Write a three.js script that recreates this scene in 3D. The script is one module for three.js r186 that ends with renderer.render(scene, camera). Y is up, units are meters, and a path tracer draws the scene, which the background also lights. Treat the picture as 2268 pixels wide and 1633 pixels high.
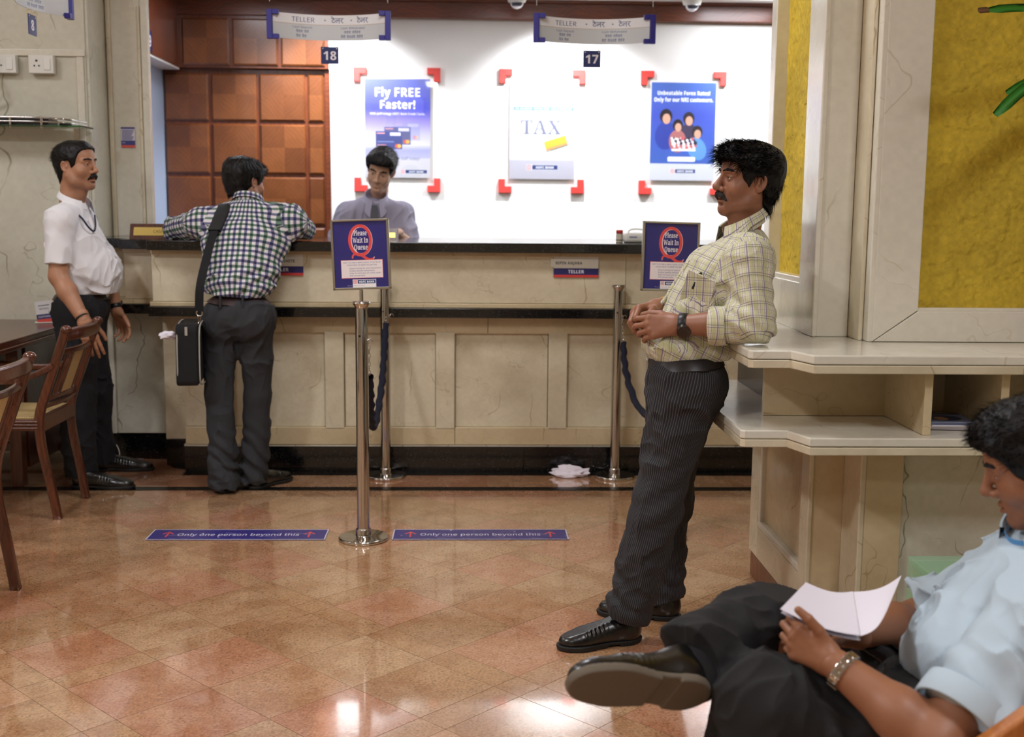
import * as THREE from 'three';
import { RoundedBoxGeometry } from 'three/addons/geometries/RoundedBoxGeometry.js';
import { mergeGeometries } from 'three/addons/utils/BufferGeometryUtils.js';
import { RectAreaLightUniformsLib } from 'three/addons/lights/RectAreaLightUniformsLib.js';

RectAreaLightUniformsLib.init();
const scene = new THREE.Scene();
const renderer = new THREE.WebGLRenderer({ antialias: true });
renderer.toneMapping = THREE.LinearToneMapping;
renderer.toneMappingExposure = 1.05;
renderer.shadowMap.enabled = true;
scene.background = new THREE.Color(0x000000);

// ---------- camera: eye height 1.38 m, 40 mm-equivalent lens, looking slightly down ----------
const camera = new THREE.PerspectiveCamera(35.52, 2268 / 1633, 0.05, 60);
camera.rotation.order = 'YXZ';
camera.position.set(0, 1.38, 0);
camera.rotation.set(-0.13815, -0.03491, 0.009);
camera.focus = 3.66;
camera.userData.fStop = 3.5;
scene.add(camera);

// ---------- small tools ----------
const V = (x, y, z) => new THREE.Vector3(x, y, z);
let seed = 12345;
const rnd = () => { seed = (seed * 1664525 + 1013904223) >>> 0; return seed / 4294967296; };
const rr = (a, b) => a + (b - a) * rnd();
const clamp = (x, a, b) => Math.max(a, Math.min(b, x));
const lerp = (a, b, t) => a + (b - a) * t;
const smooth = (a, b, x) => { const t = clamp((x - a) / (b - a), 0, 1); return t * t * (3 - 2 * t); };
// value noise in 3D, and fbm
const PERM = new Uint8Array(512); { const p = [...Array(256).keys()]; for (let i = 255; i > 0; i--) { const j = Math.floor(rnd() * (i + 1)); [p[i], p[j]] = [p[j], p[i]]; } for (let i = 0; i < 512; i++) PERM[i] = p[i & 255]; }
function vn(x, y, z = 0) {
  const xi = Math.floor(x), yi = Math.floor(y), zi = Math.floor(z); let fx = x - xi, fy = y - yi, fz = z - zi;
  fx = fx * fx * (3 - 2 * fx); fy = fy * fy * (3 - 2 * fy); fz = fz * fz * (3 - 2 * fz);
  const X = xi & 255, Y = yi & 255, Z = zi & 255, h = (a, b, c) => PERM[(PERM[(PERM[a & 255] + b) & 255] + c) & 255] / 255;
  const l = (a, b, t) => a + (b - a) * t;
  return l(l(l(h(X, Y, Z), h(X + 1, Y, Z), fx), l(h(X, Y + 1, Z), h(X + 1, Y + 1, Z), fx), fy), l(l(h(X, Y, Z + 1), h(X + 1, Y, Z + 1), fx), l(h(X, Y + 1, Z + 1), h(X + 1, Y + 1, Z + 1), fx), fy), fz);
}
function fbm(x, y, z = 0, o = 4) { let s = 0, a = 0.5, n = 0; for (let i = 0; i < o; i++) { s += a * vn(x, y, z); n += a; x = x * 2.03 + 7.1; y = y * 2.03 + 3.7; z = z * 2.03 + 1.3; a *= 0.5; } return s / n; }
// tileable 2D fbm over [0,1): n periods
function tfbm(u, v, n, o = 4, s = 0) {
  let r = 0, a = 0.5, t = 0;
  for (let i = 0; i < o; i++) {
    const x = u * n, y = v * n, xi = Math.floor(x), yi = Math.floor(y); let fx = x - xi, fy = y - yi; fx = fx * fx * (3 - 2 * fx); fy = fy * fy * (3 - 2 * fy);
    const H = (p, q) => PERM[(PERM[(((p % n) + n) % n + s * 17 + i * 31) & 255] + ((q % n) + n) % n) & 255] / 255;
    r += a * lerp(lerp(H(xi, yi), H(xi + 1, yi), fx), lerp(H(xi, yi + 1), H(xi + 1, yi + 1), fx), fy); t += a; a *= 0.5; n *= 2;
  }
  return r / t;
}
function dataTex(n, fn, srgb = true, m = n) {   // fn(u,v) -> [r,g,b] 0..255
  const d = new Uint8Array(n * m * 4);
  for (let j = 0; j < m; j++) for (let i = 0; i < n; i++) { const c = fn(i / n, j / m), k = (j * n + i) * 4; d[k] = clamp(c[0], 0, 255); d[k + 1] = clamp(c[1], 0, 255); d[k + 2] = clamp(c[2], 0, 255); d[k + 3] = 255; }
  const t = new THREE.DataTexture(d, n, m); t.wrapS = t.wrapT = THREE.RepeatWrapping; t.magFilter = THREE.LinearFilter; t.minFilter = THREE.LinearMipmapLinearFilter; t.generateMipmaps = true;
  if (srgb) t.colorSpace = THREE.SRGBColorSpace; t.needsUpdate = true; return t;
}
function canvasTex(w, h, draw, opts = {}) {
  const c = document.createElement('canvas'); c.width = w; c.height = h; const g = c.getContext('2d'); draw(g, w, h);
  const t = new THREE.CanvasTexture(c); t.colorSpace = THREE.SRGBColorSpace; t.magFilter = THREE.LinearFilter; if (opts.wrap) t.wrapS = t.wrapT = THREE.RepeatWrapping; return t;
}
const mat = (o) => new THREE.MeshPhysicalMaterial(o);
const mixc = (a, b, t) => [lerp(a[0], b[0], t), lerp(a[1], b[1], t), lerp(a[2], b[2], t)];

// ---------- scene graph helpers ----------
const used = {};
function numbered(n) { if (!(n in used)) { used[n] = 0; return n; } used[n]++; return n + '_' + String(used[n]).padStart(3, '0'); }
function shadows(o) { o.castShadow = true; o.receiveShadow = true; return o; }
function thing(name, label, category, pos = [0, 0, 0], turn = 0, group) {
  const o = new THREE.Group(); o.name = numbered(name); o.position.set(...pos); o.rotation.y = turn;
  o.userData = { label, category }; if (group) o.userData.group = group; scene.add(o); return o;
}
function part(parent, name, geo, m, label) {
  const o = shadows(new THREE.Mesh(geo, m)); o.name = parent === scene ? numbered(name) : name; if (label) o.userData.label = label; parent.add(o); return o;
}
function single(name, label, category, geo, m, group) { const o = part(scene, name, geo, m); o.userData = { label, category }; if (group) o.userData.group = group; return o; }
function struct(name, label, geo, m) { let o; if (geo) o = part(scene, name, geo, m); else { o = new THREE.Group(); o.name = numbered(name); scene.add(o); } o.userData = { kind: 'structure', label, category: name.split('_')[0] }; return o; }
// uv in metres by the dominant direction of the face, divided by size; turned 90 degrees when rot
function uvM(geo, size = 1, ou = 0, ov = 0, rot = false) {
  if (geo.index) geo = geo.toNonIndexed();
  const p = geo.attributes.position, n = geo.attributes.normal, uv = new Float32Array(p.count * 2);
  for (let i = 0; i < p.count; i += 3) {
    let nx = 0, ny = 0, nz = 0; for (let k = 0; k < 3; k++) { nx += n.getX(i + k); ny += n.getY(i + k); nz += n.getZ(i + k); }
    nx = Math.abs(nx); ny = Math.abs(ny); nz = Math.abs(nz);
    for (let k = 0; k < 3; k++) {
      const x = p.getX(i + k), y = p.getY(i + k), z = p.getZ(i + k); let u, v;
      if (ny >= nx && ny >= nz) { u = x; v = z; } else if (nx >= nz) { u = z; v = y; } else { u = x; v = y; }
      if (rot) [u, v] = [v, u];
      uv[(i + k) * 2] = u / size + ou; uv[(i + k) * 2 + 1] = v / size + ov;
    }
  }
  geo.setAttribute('uv', new THREE.BufferAttribute(uv, 2)); return geo;
}
// box given by its min and max corners, edges rounded by r
function bx(x0, x1, y0, y1, z0, z1, r = 0.004) {
  const w = x1 - x0, h = y1 - y0, d = z1 - z0, m = Math.min(w, h, d);
  const g = r > 0 && m > 2.2 * r ? new RoundedBoxGeometry(w, h, d, 2, r) : new THREE.BoxGeometry(w, h, d);
  g.translate((x0 + x1) / 2, (y0 + y1) / 2, (z0 + z1) / 2); return g;
}
const slab = (a, size, rot) => uvM(bx(...a), size, rnd() * 3, rnd() * 3, rot);
function tube(pts, r, seg = 24, rad = 10, closed = false) { return new THREE.TubeGeometry(new THREE.CatmullRomCurve3(pts, closed, 'centripetal'), seg, r, rad, closed); }
function lathe(profile, seg = 40) { return new THREE.LatheGeometry(profile.map(([r, y]) => new THREE.Vector2(r, y)), seg); }
function prismY(pts, y0, y1, bev = 0.004) {   // plan polygon [x,z], extruded upward
  const s = new THREE.Shape(pts.map(([x, z]) => new THREE.Vector2(x, -z)));
  const g = new THREE.ExtrudeGeometry(s, { depth: y1 - y0 - 2 * bev, bevelEnabled: bev > 0, bevelSize: bev, bevelThickness: bev, bevelOffset: -bev, bevelSegments: 2 });
  g.rotateX(-Math.PI / 2); g.translate(0, y0 + bev, 0); return g;
}
const join = (l) => mergeGeometries(l.map((g) => { g = g.index ? g.toNonIndexed() : g; for (const k of Object.keys(g.attributes)) if (!['position', 'normal', 'uv', 'color'].includes(k)) g.deleteAttribute(k); return g; }));
// ---------- lights ----------
const WARM = 0xfafbff, COOL = 0xf4f7ff;
function ceilingPanel(x, y, z, w, d, power, color, label) {
  const o = thing('ceiling_light', label, 'light', [x, y, z]);
  part(o, 'frame', join([bx(-w / 2 - .03, w / 2 + .03, -.012, .03, -d / 2 - .03, -d / 2), bx(-w / 2 - .03, w / 2 + .03, -.012, .03, d / 2, d / 2 + .03), bx(-w / 2 - .03, -w / 2, -.012, .03, -d / 2, d / 2), bx(w / 2, w / 2 + .03, -.012, .03, -d / 2, d / 2)]), M.whitePaint);
  part(o, 'diffuser', bx(-w / 2, w / 2, 0, .02, -d / 2, d / 2, 0), mat({ color: 0xffffff, emissive: new THREE.Color(color), emissiveIntensity: Math.min(power, 6), roughness: .6 }));
  const l = new THREE.RectAreaLight(color, power, w, d); l.position.set(0, -.02, 0); l.rotation.x = -Math.PI / 2; l.name = 'panel_light'; o.add(l);
}
function downlight(x, y, z, target, power, angle, pen, radius, color, label) {
  const o = thing('recessed_downlight', label, 'light', [x, y, z]);
  part(o, 'ring', lathe([[.048, .02], [.048, -.004], [.062, -.008], [.066, 0], [.066, .02]], 28), M.chromeSoft);
  part(o, 'lamp', new THREE.CylinderGeometry(.046, .046, .006, 28).translate(0, .018, 0), mat({ color: 0xffffff, emissive: new THREE.Color(color), emissiveIntensity: 8 }));
  const s = new THREE.SpotLight(color, power, 0, angle, pen, 2); s.position.set(0, -.012, 0); s.target.position.set(target[0] - x, target[1] - y, target[2] - z); s.castShadow = true; s.shadow.radius = radius; s.name = 'beam'; o.add(s); o.add(s.target); s.target.name = 'aim';
}
// ---------- procedural materials ----------
function marbleTex(base, vein, s, amt = 1, dir = 1) {
  return dataTex(640, (u, v) => {
    const w = (tfbm(u, v, 3, 5, s) - .5), w2 = (tfbm(u, v, 6, 4, s + 3) - .5);
    const cloud = tfbm(u, v, 4, 4, s + 5) - .5, fine = tfbm(u, v, 64, 2, s + 7) - .5;
    const t = dir ? u : v, q = dir ? v : u;
    const a = Math.abs(((t * 4 + w * 1.6 + w2 * .5 + Math.sin(q * 6.283) * .12) % 1 + 1) % 1 - .5) * 2;   // thin wandering veins
    const b = Math.abs(((t * 2 + q + w2 * 2.2 + .3) % 1 + 1) % 1 - .5) * 2;
    const m = smooth(.45, .62, tfbm(u, v, 5, 3, s + 9));
    let k = Math.max(0, 1 - a / .035) * .55 * m + Math.max(0, 1 - b / .02) * .35 * (1 - m) + Math.max(0, cloud) * .55;
    k = clamp(k * amt, 0, 1);
    const c = mixc(base, vein, k), f = fine * 10 - cloud * 12;
    return [c[0] + f, c[1] + f, c[2] + f];
  });
}
function graniteTex(a, b, dark, s) {
  return dataTex(512, (u, v) => {
    const n = tfbm(u, v, 6, 4, s), g = tfbm(u, v, 96, 2, s + 2), sp = tfbm(u, v, 128, 1, s + 4);
    let c = mixc(a, b, smooth(.35, .65, n)); const k = smooth(.62, .8, g) * .42; c = mixc(c, dark, k);
    const l = (sp - .5) * 38; return [c[0] + l, c[1] + l * .9, c[2] + l * .8];
  });
}
function woodTex(a, b, s, n = 512) {
  return dataTex(n, (u, v) => {
    const w = tfbm(u, v, 3, 3, s) - .5, g = Math.sin((u * 18 + w * 5) * 6.283) * .5 + .5, f = tfbm(u, (v * .06) % 1, 128, 2, s + 3), p = tfbm(u, v, 4, 3, s + 6);
    const c = mixc(a, b, clamp(g * .35 + f * .5 + (p - .5) * .5, 0, 1)); return c;
  });
}
function veneerTex(s) {   // four quarter-turned leaves of veneer, as the panels show
  const A = [142, 84, 44], B = [98, 52, 24], tone = [.2, .75, .8, .3].map((t, i) => clamp(t + ((s * 37 + i * 53) % 7 - 3) * .08, 0, 1));
  return dataTex(192, (u, v) => {
    const q = (u > .5 ? 1 : 0) + (v > .5 ? 2 : 0), x = u % .5, y = v % .5, d = (q === 0 || q === 3) ? x + y : x - y + .5;
    const w = fbm(u * 5 + s * 9, v * 5, 0, 3), g = Math.sin(d * 60 + w * 9) * .5 + .5, f = vn(d * 260 + s * 5, (x - y) * 14, q);
    return mixc(A, B, clamp(tone[q] * .6 + g * .16 + f * .2 + (w - .5) * .4, 0, 1));
  });
}
const T = {
  marbleWarm: marbleTex([224, 213, 186], [156, 136, 100], 1, 1.25),
  marbleGrey: marbleTex([212, 209, 192], [126, 118, 96], 2, 1.55),
  marblePale: marbleTex([226, 221, 205], [176, 158, 126], 4, .8),
  floorA: graniteTex([204, 160, 124], [190, 142, 104], [130, 100, 76], 1),
  floorB: graniteTex([206, 156, 124], [194, 138, 104], [136, 100, 78], 2),
  floorC: graniteTex([200, 160, 122], [184, 140, 102], [122, 98, 74], 3),
  wood: woodTex([126, 62, 32], [82, 38, 19], 1),
  chairWood: woodTex([104, 52, 28], [58, 26, 14], 2),
  oak: woodTex([196, 124, 62], [158, 90, 40], 3),
  fleck: dataTex(256, (u, v) => { const k = smooth(.7, .86, tfbm(u, v, 90, 1, 3)) * 34 + tfbm(u, v, 6, 2, 4) * 5; return [9 + k, 8 + k, 8 + k]; }),
  bumpFine: dataTex(256, (u, v) => { const k = tfbm(u, v, 32, 3, 5) * 255; return [k, k, k]; }, false),
  weave: dataTex(128, (u, v) => { const k = 128 + 60 * Math.sin(u * 6.283 * 32) * Math.sin(v * 6.283 * 32) + (tfbm(u, v, 32, 2, 8) - .5) * 90; return [k, k, k]; }, false),
  stucco: dataTex(512, (u, v) => { const a = tfbm(u, v, 24, 4, 6), b = tfbm(u, v, 60, 2, 7); const k = smooth(.3, .7, a) * 190 + b * 65; return [k, k, k]; }, false),
  stuccoC: dataTex(512, (u, v) => { const a = tfbm(u, v, 5, 4, 9) - .5, b = tfbm(u, v, 70, 2, 7) - .5; const k = 1 + a * .16 + b * .16; return [201 * k, 172 * k, 52 * k]; }),
  cane: dataTex(256, (u, v) => {   // woven cane seat
    const a = Math.abs(((u + v) * 16 % 1 + 1) % 1 - .5), b = Math.abs(((u - v) * 16 % 1 + 1) % 1 - .5), c = Math.abs((u * 16) % 1 - .5), d = Math.abs((v * 16) % 1 - .5);
    const k = Math.max(a < .16 ? 1 : 0, b < .16 ? .95 : 0, c < .2 ? .85 : 0, d < .2 ? .8 : 0) * (.85 + .3 * (tfbm(u, v, 32, 2, 2) - .5)); return mixc([132, 104, 62], [228, 200, 142], k);
  }),
};
const metres = (o) => mat(o);
const M = {
  marbleWarm: metres({ map: T.marbleWarm, roughness: .22, clearcoat: .35, clearcoatRoughness: .12 }),
  marbleWarm2: metres({ map: T.marbleWarm, color: 0xf2e8d8, roughness: .24, clearcoat: .3, clearcoatRoughness: .14 }),
  marbleGrey: metres({ map: T.marbleGrey, roughness: .25, clearcoat: .3, clearcoatRoughness: .14 }),
  marblePale: metres({ map: T.marblePale, roughness: .2, clearcoat: .4, clearcoatRoughness: .1 }),
  black: metres({ map: T.fleck, roughness: .16, clearcoat: .5, clearcoatRoughness: .05 }),
  blackStrip: metres({ map: T.fleck, color: 0xffffff, roughness: .2 }),
  grout: mat({ color: 0x5a4230, roughness: .8 }),
  cement: mat({ color: 0x77746c, roughness: .9, bumpMap: T.bumpFine, bumpScale: .004 }),
  wood: metres({ map: T.wood, roughness: .32, clearcoat: .3, clearcoatRoughness: .2 }),
  chairWood: metres({ map: T.chairWood, roughness: .3, clearcoat: .5, clearcoatRoughness: .15 }),
  oak: metres({ map: T.oak, roughness: .4 }),
  cane: metres({ map: T.cane, roughness: .6 }),
  stucco: metres({ map: T.stuccoC, roughness: .85, bumpMap: T.stucco, bumpScale: .006 }),
  whiteWall: mat({ color: 0xf3f2ee, roughness: .7 }),
  whitePaint: mat({ color: 0xf0efea, roughness: .5 }),
  blueWall: mat({ color: 0xc3d8f6, roughness: .5 }),
  hallWall: mat({ color: 0xd9cfb8, roughness: .7 }),
  chrome: mat({ color: 0xc9c6c2, metalness: 1, roughness: .09 }),
  chromeSoft: mat({ color: 0xbfc0c0, metalness: 1, roughness: .25 }),
  steelFrame: mat({ color: 0xb8b4a8, metalness: 1, roughness: .3 }),
  plastic: mat({ color: 0xe9e8e0, roughness: .4 }),
  blackPlastic: mat({ color: 0x121214, roughness: .4 }),
  navy: mat({ color: 0x2f2b8e, roughness: .35 }),
  navyPlate: mat({ color: 0x1b2560, roughness: .4 }),
  red: mat({ color: 0xe0463f, roughness: .45 }),
  velvet: mat({ color: 0x14162a, roughness: .9, sheen: .4, sheenRoughness: .5, sheenColor: new THREE.Color(0x30365c) }),
  acrylic: mat({ color: 0xffffff, transmission: 1, thickness: 0, roughness: .03, ior: 1.49 }),
  glassGreen: mat({ color: 0xffffff, transmission: 1, thickness: .01, roughness: .02, ior: 1.5, attenuationColor: new THREE.Color(0x7fd6a0), attenuationDistance: .12 }),
  glassPale: mat({ color: 0xd9f4df, transmission: .75, thickness: 0, roughness: .2, ior: 1.5 }),
  paper: mat({ color: 0xe9e4ee, roughness: .7, side: THREE.DoubleSide }),
  brass: mat({ color: 0xd8b758, metalness: .9, roughness: .3 }),
};
// ---------- lamps of the hall and of the teller bay ----------
for (const [x, z, w, p, l] of [[-2.4, -1.7, .34, 170, 'small bright ceiling panel lamp above the desks'], [1.5, -.9, .6, 26, 'square ceiling panel lamp over the seats'], [-.4, 1.2, .6, 16, 'square ceiling panel lamp behind the viewer'], [-.3, -4.0, .6, 24, 'square ceiling panel lamp above the queue'], [-3.2, -4.4, .6, 16, 'square ceiling panel lamp above the marble wall']])
  ceilingPanel(x, 3.24, z, w, w, p, WARM, l);
ceilingPanel(1.9, 2.805, -7.75, .5, .5, 13, COOL, 'square lamp panel in the low ceiling over the tellers');
ceilingPanel(-1.5, 2.805, -7.3, .5, .5, 5, COOL, 'square lamp panel in the low ceiling by the wood wall');
ceilingPanel(.3, 2.805, -7.1, .5, .5, 10, COOL, 'square lamp panel in the low ceiling above the counter');
[-.95, .65, 2.15].forEach((x, i) => downlight(x, 2.80, -7.7, [x, 1.5, -8.3], 14, .95, .75, 1.5, COOL, ['recessed spot washing the wall beside the wood panels', 'recessed spot washing the wall between the posters', 'recessed spot washing the wall behind the pier'][i]));
// ---------- floor: diagonal granite, 3 x 3 tiles between narrow strips ----------
{
  const floor = struct('floor', 'polished brown granite floor laid diagonally');
  part(floor, 'bed', bx(-5, 5, -.06, -.0035, -8.6, 4, 0), M.grout);
  const per = .97, S = Math.SQRT1_2, a0 = 1.335 - per * 6, b0 = 2.11 - per * 7;
  const cuts = []; const off = [0, .1, .39, .68];
  const mats = [];
  for (const t of [T.floorA, T.floorB, T.floorC]) for (const c of [0xffffff, 0xfaf6f2, 0xf2ece6]) mats.push(mat({ map: t, color: c, roughness: .13, ior: 1.85, clearcoat: 1, clearcoatRoughness: .05, bumpMap: T.bumpFine, bumpScale: .0002 }));
  const strip = mat({ map: T.floorC, color: 0xf6efe8, roughness: .13, ior: 1.85, clearcoat: 1, clearcoatRoughness: .05 });
  const cells = [];
  for (let i = 0; i < 14; i++) for (let j = 0; j < 14; j++) for (let p = 0; p < 4; p++) for (let q = 0; q < 4; q++) {
    const a = a0 + i * per + off[p], b = b0 + j * per + off[q], da = p ? .29 : .1, db = q ? .29 : .1, ca = a + da / 2, cb = b + db / 2;
    // a = (x - z) S, b = -(x + z) S
    const x = (ca - cb) * S, z = -(ca + cb) * S;
    if (x < -4.6 || x > 4.6 || z > 3.4 || z < -5.75) continue;
    cells.push({ x, z, da, db, s: p === 0 || q === 0 });
  }
  // inside the frame and near: own meshes; the rest in one joined part
  const inView = (c) => { const d = -c.z; return d > 2.2 && Math.abs(c.x - d * .035) < d * .48; };
  const score = (c) => inView(c) ? -c.z * (c.s ? 1.3 : 1) : 100 + Math.hypot(c.x, c.z);
  cells.sort((p, q) => score(p) - score(q));
  const gBig = new Map(), rest = [];
  const geoFor = (da, db, k) => { const key = da + ',' + db + ',' + k; if (!gBig.has(key)) { const g = new THREE.BoxGeometry(da - .0016, .012, db - .0016); gBig.set(key, uvM(g, .6, k * .37, k * .61)); } return gBig.get(key); };
  cells.forEach((c, n) => {
    const k = Math.floor(rnd() * 6), m = c.s ? strip : mats[Math.floor(rnd() * mats.length)], g = geoFor(c.da, c.db, k), dy = (rnd() - .5) * .0003;
    if (n < 296) { const o = part(floor, 'tile', g, m); o.position.set(c.x, -.006 + dy, c.z); o.rotation.y = Math.PI / 4; }
    else { const h = g.clone(); h.rotateY(Math.PI / 4); h.translate(c.x, -.006, c.z); rest.push(h); }
  });
  const far = part(floor, 'far_tiles', join(rest), mats[0]); far.userData.kind = 'stuff';
  // border along the counter: dark strip, then a run of straight tiles and the black edging strip
  part(floor, 'dark_strip', uvM(bx(-4.6, 3, -.008, .0012, -5.612, -5.54, 0), .6), M.blackStrip);
  let x = -2.9; let k = 0;
  while (x < 3) { const w = k === 0 ? .5 : .62; part(floor, 'border_tile', uvM(bx(x, x + w - .002, -.01, .0008, -5.86, -5.614, 0), .6, k * .31, k * .7), mats[(k * 5 + 3) % mats.length]); x += w; k++; }
  part(floor, 'border_tile', uvM(bx(-2.9, -1.5, -.01, .0006, -6.42, -5.862, 0), .6, .3, .4), mats[5]);
  part(floor, 'edging_strip', uvM(bx(-1.49, 3, -.006, .002, -5.96, -5.862, 0), .6), M.blackStrip);
  part(floor, 'edging_strip', uvM(prismY([[-1.62, -6.1], [-1.49, -6.1], [-1.49, -5.99], [-1.58, -6.03]], -.006, .0018, 0), .6), M.blackStrip);
  part(floor, 'cement_patch', uvM(prismY([[-2.02, -6.45], [-1.65, -6.45], [-1.66, -6.3], [-1.78, -6.29], [-1.8, -6.25], [-1.98, -6.24], [-2.04, -6.3]], -.004, .0035, 0), .5), M.cement);
}
// ---------- ceilings ----------
struct('ceiling', 'white hall ceiling', bx(-5, 5, 3.25, 3.4, -6.6, 4, 0), M.whitePaint);
struct('ceiling', 'lower white ceiling over the tellers', bx(-5, 5, 2.81, 3.4, -8.6, -6.6, 0), M.whitePaint);
// ---------- outer walls ----------
struct('wall_back', 'white wall behind the tellers', bx(-1.006, 4.8, 0, 2.81, -8.6, -8.3, 0), M.whiteWall);
struct('wall_hall', 'cream hall wall behind the viewer', bx(-5, 5, 0, 3.3, 3.5, 3.8, 0), M.hallWall);
struct('wall_hall', 'cream hall wall along the west side', bx(-5.2, -4.8, 0, 3.3, -8.6, 3.8, 0), M.hallWall);
struct('wall_hall', 'cream hall wall along the east side', bx(4.8, 5.2, 0, 3.3, -8.6, 3.8, 0), M.hallWall);
// ---------- veneered wood wall behind the counter ----------
{
  const w = struct('wall_wood', 'veneered wood panelling with bevelled square panels');
  part(w, 'backing', uvM(bx(-2.16, -1.006, 0, 2.33, -8.6, -8.312, 0), 1), M.wood);
  part(w, 'backing', uvM(bx(-2.16, -1.006, 2.33, 2.81, -8.6, -8.252, 0), 1), M.wood);
  const ven = [0, 1, 2, 3, 4].map((s) => mat({ map: veneerTex(s + 1), roughness: .3, clearcoat: .35, clearcoatRoughness: .15 }));
  const pan = (x0, x1, y0, y1, z, k) => {
    const W = x1 - x0, H = y1 - y0, b = .012, s = new THREE.Shape([new THREE.Vector2(0, 0), new THREE.Vector2(W, 0), new THREE.Vector2(W, H), new THREE.Vector2(0, H)]);
    const g = new THREE.ExtrudeGeometry(s, { depth: .012, bevelEnabled: true, bevelSize: b, bevelThickness: .01, bevelOffset: -b, bevelSegments: 1 });
    const p = g.attributes.position, uv = g.attributes.uv; for (let i = 0; i < p.count; i++) uv.setXY(i, p.getX(i) / .335, p.getY(i) / .36);
    g.translate(x0, y0, z); part(w, 'panel', g, ven[k % 5]);
  };
  const xs = [-2.165, -1.841, -1.507, -1.169, -1.04], ys = [.88, 1.241, 1.596, 1.961, 2.305], gp = .011;
  for (let i = 0; i < 4; i++) for (let j = 0; j < 4; j++) pan(xs[i] + gp, xs[i + 1] - gp, ys[j] + gp, ys[j + 1] - gp, -8.314, i * 3 + j * 2);
  for (let i = 0; i < 4; i++) pan(xs[i] + gp, xs[i + 1] - gp, .52 + gp, .88 - gp, -8.314, i);
  const xu = [-2.02, -1.675, -1.341, -1.02]; for (let i = 0; i < 3; i++) pan(xu[i] + gp, xu[i + 1] - gp, 2.345, 2.66, -8.254, i * 2 + 1);
  part(w, 'edge_post', slab([-1.04, -1.004, .5, 2.33, -8.31, -8.286, .004], .5, true), M.wood);
  part(w, 'cornice', slab([-2.16, 3.4, 2.682, 2.81, -8.3, -8.235, .006], .6, true), M.wood);
  part(w, 'cornice_lip', slab([-2.16, 3.4, 2.79, 2.81, -8.24, -8.215, .003], .6, true), M.wood);
  part(w, 'side_header', slab([-2.4, -2.03, 2.325, 2.81, -8.25, -6.79, .003], .6), M.wood);
  part(w, 'header_soffit', bx(-2.39, -2.035, 2.312, 2.326, -8.25, -6.8, 0), M.whitePaint);
  part(w, 'side_return', bx(-2.4, -2.165, 0, 2.32, -8.6, -6.79, 0), M.blueWall);
  part(w, 'door_edge', bx(-2.17, -2.11, 0, 2.31, -7.62, -7.56, .003), M.blueWall);
}
// ---------- marble wall and pilaster at the desk ----------
{
  const w = struct('wall_left', 'veined marble wall with framed panels');
  part(w, 'slab', slab([-4.8, -2.78, 0, 3.3, -6.7, -6.4, .002], 1.6), M.marbleGrey);
  part(w, 'slab', slab([-2.778, -2.075, 0, 3.3, -6.7, -6.4, .002], 1.6), M.marbleGrey);
  part(w, 'panel_rail', slab([-3.4, -2.075, 2.163, 2.2, -6.4, -6.385, .005], 1.2), M.marblePale);
  part(w, 'panel_stile', slab([-2.122, -2.084, .72, 2.162, -6.4, -6.386, .005], 1.2), M.marblePale);
  part(w, 'return_slab', slab([-2.1, -2.06, 0, 3.3, -6.76, -6.41, .002], 1.4), M.marbleGrey);
  const p = struct('wall_pilaster', 'pale marble pilaster beside the counter end');
  part(p, 'shaft', slab([-2.058, -1.83, 0, 2.81, -6.77, -6.72, .004], 1.5), M.marblePale);
  part(p, 'moulding', slab([-2.056, -2.03, 0, 2.81, -6.72, -6.7, .006], 1.5), M.marbleWarm);
  part(p, 'moulding', slab([-1.862, -1.822, 0, 2.81, -6.72, -6.695, .006], 1.5), M.marblePale);
  part(p, 'moulding', slab([-1.885, -1.868, 0, 2.48, -6.72, -6.708, .004], 1.5), M.marbleWarm);
}
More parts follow.
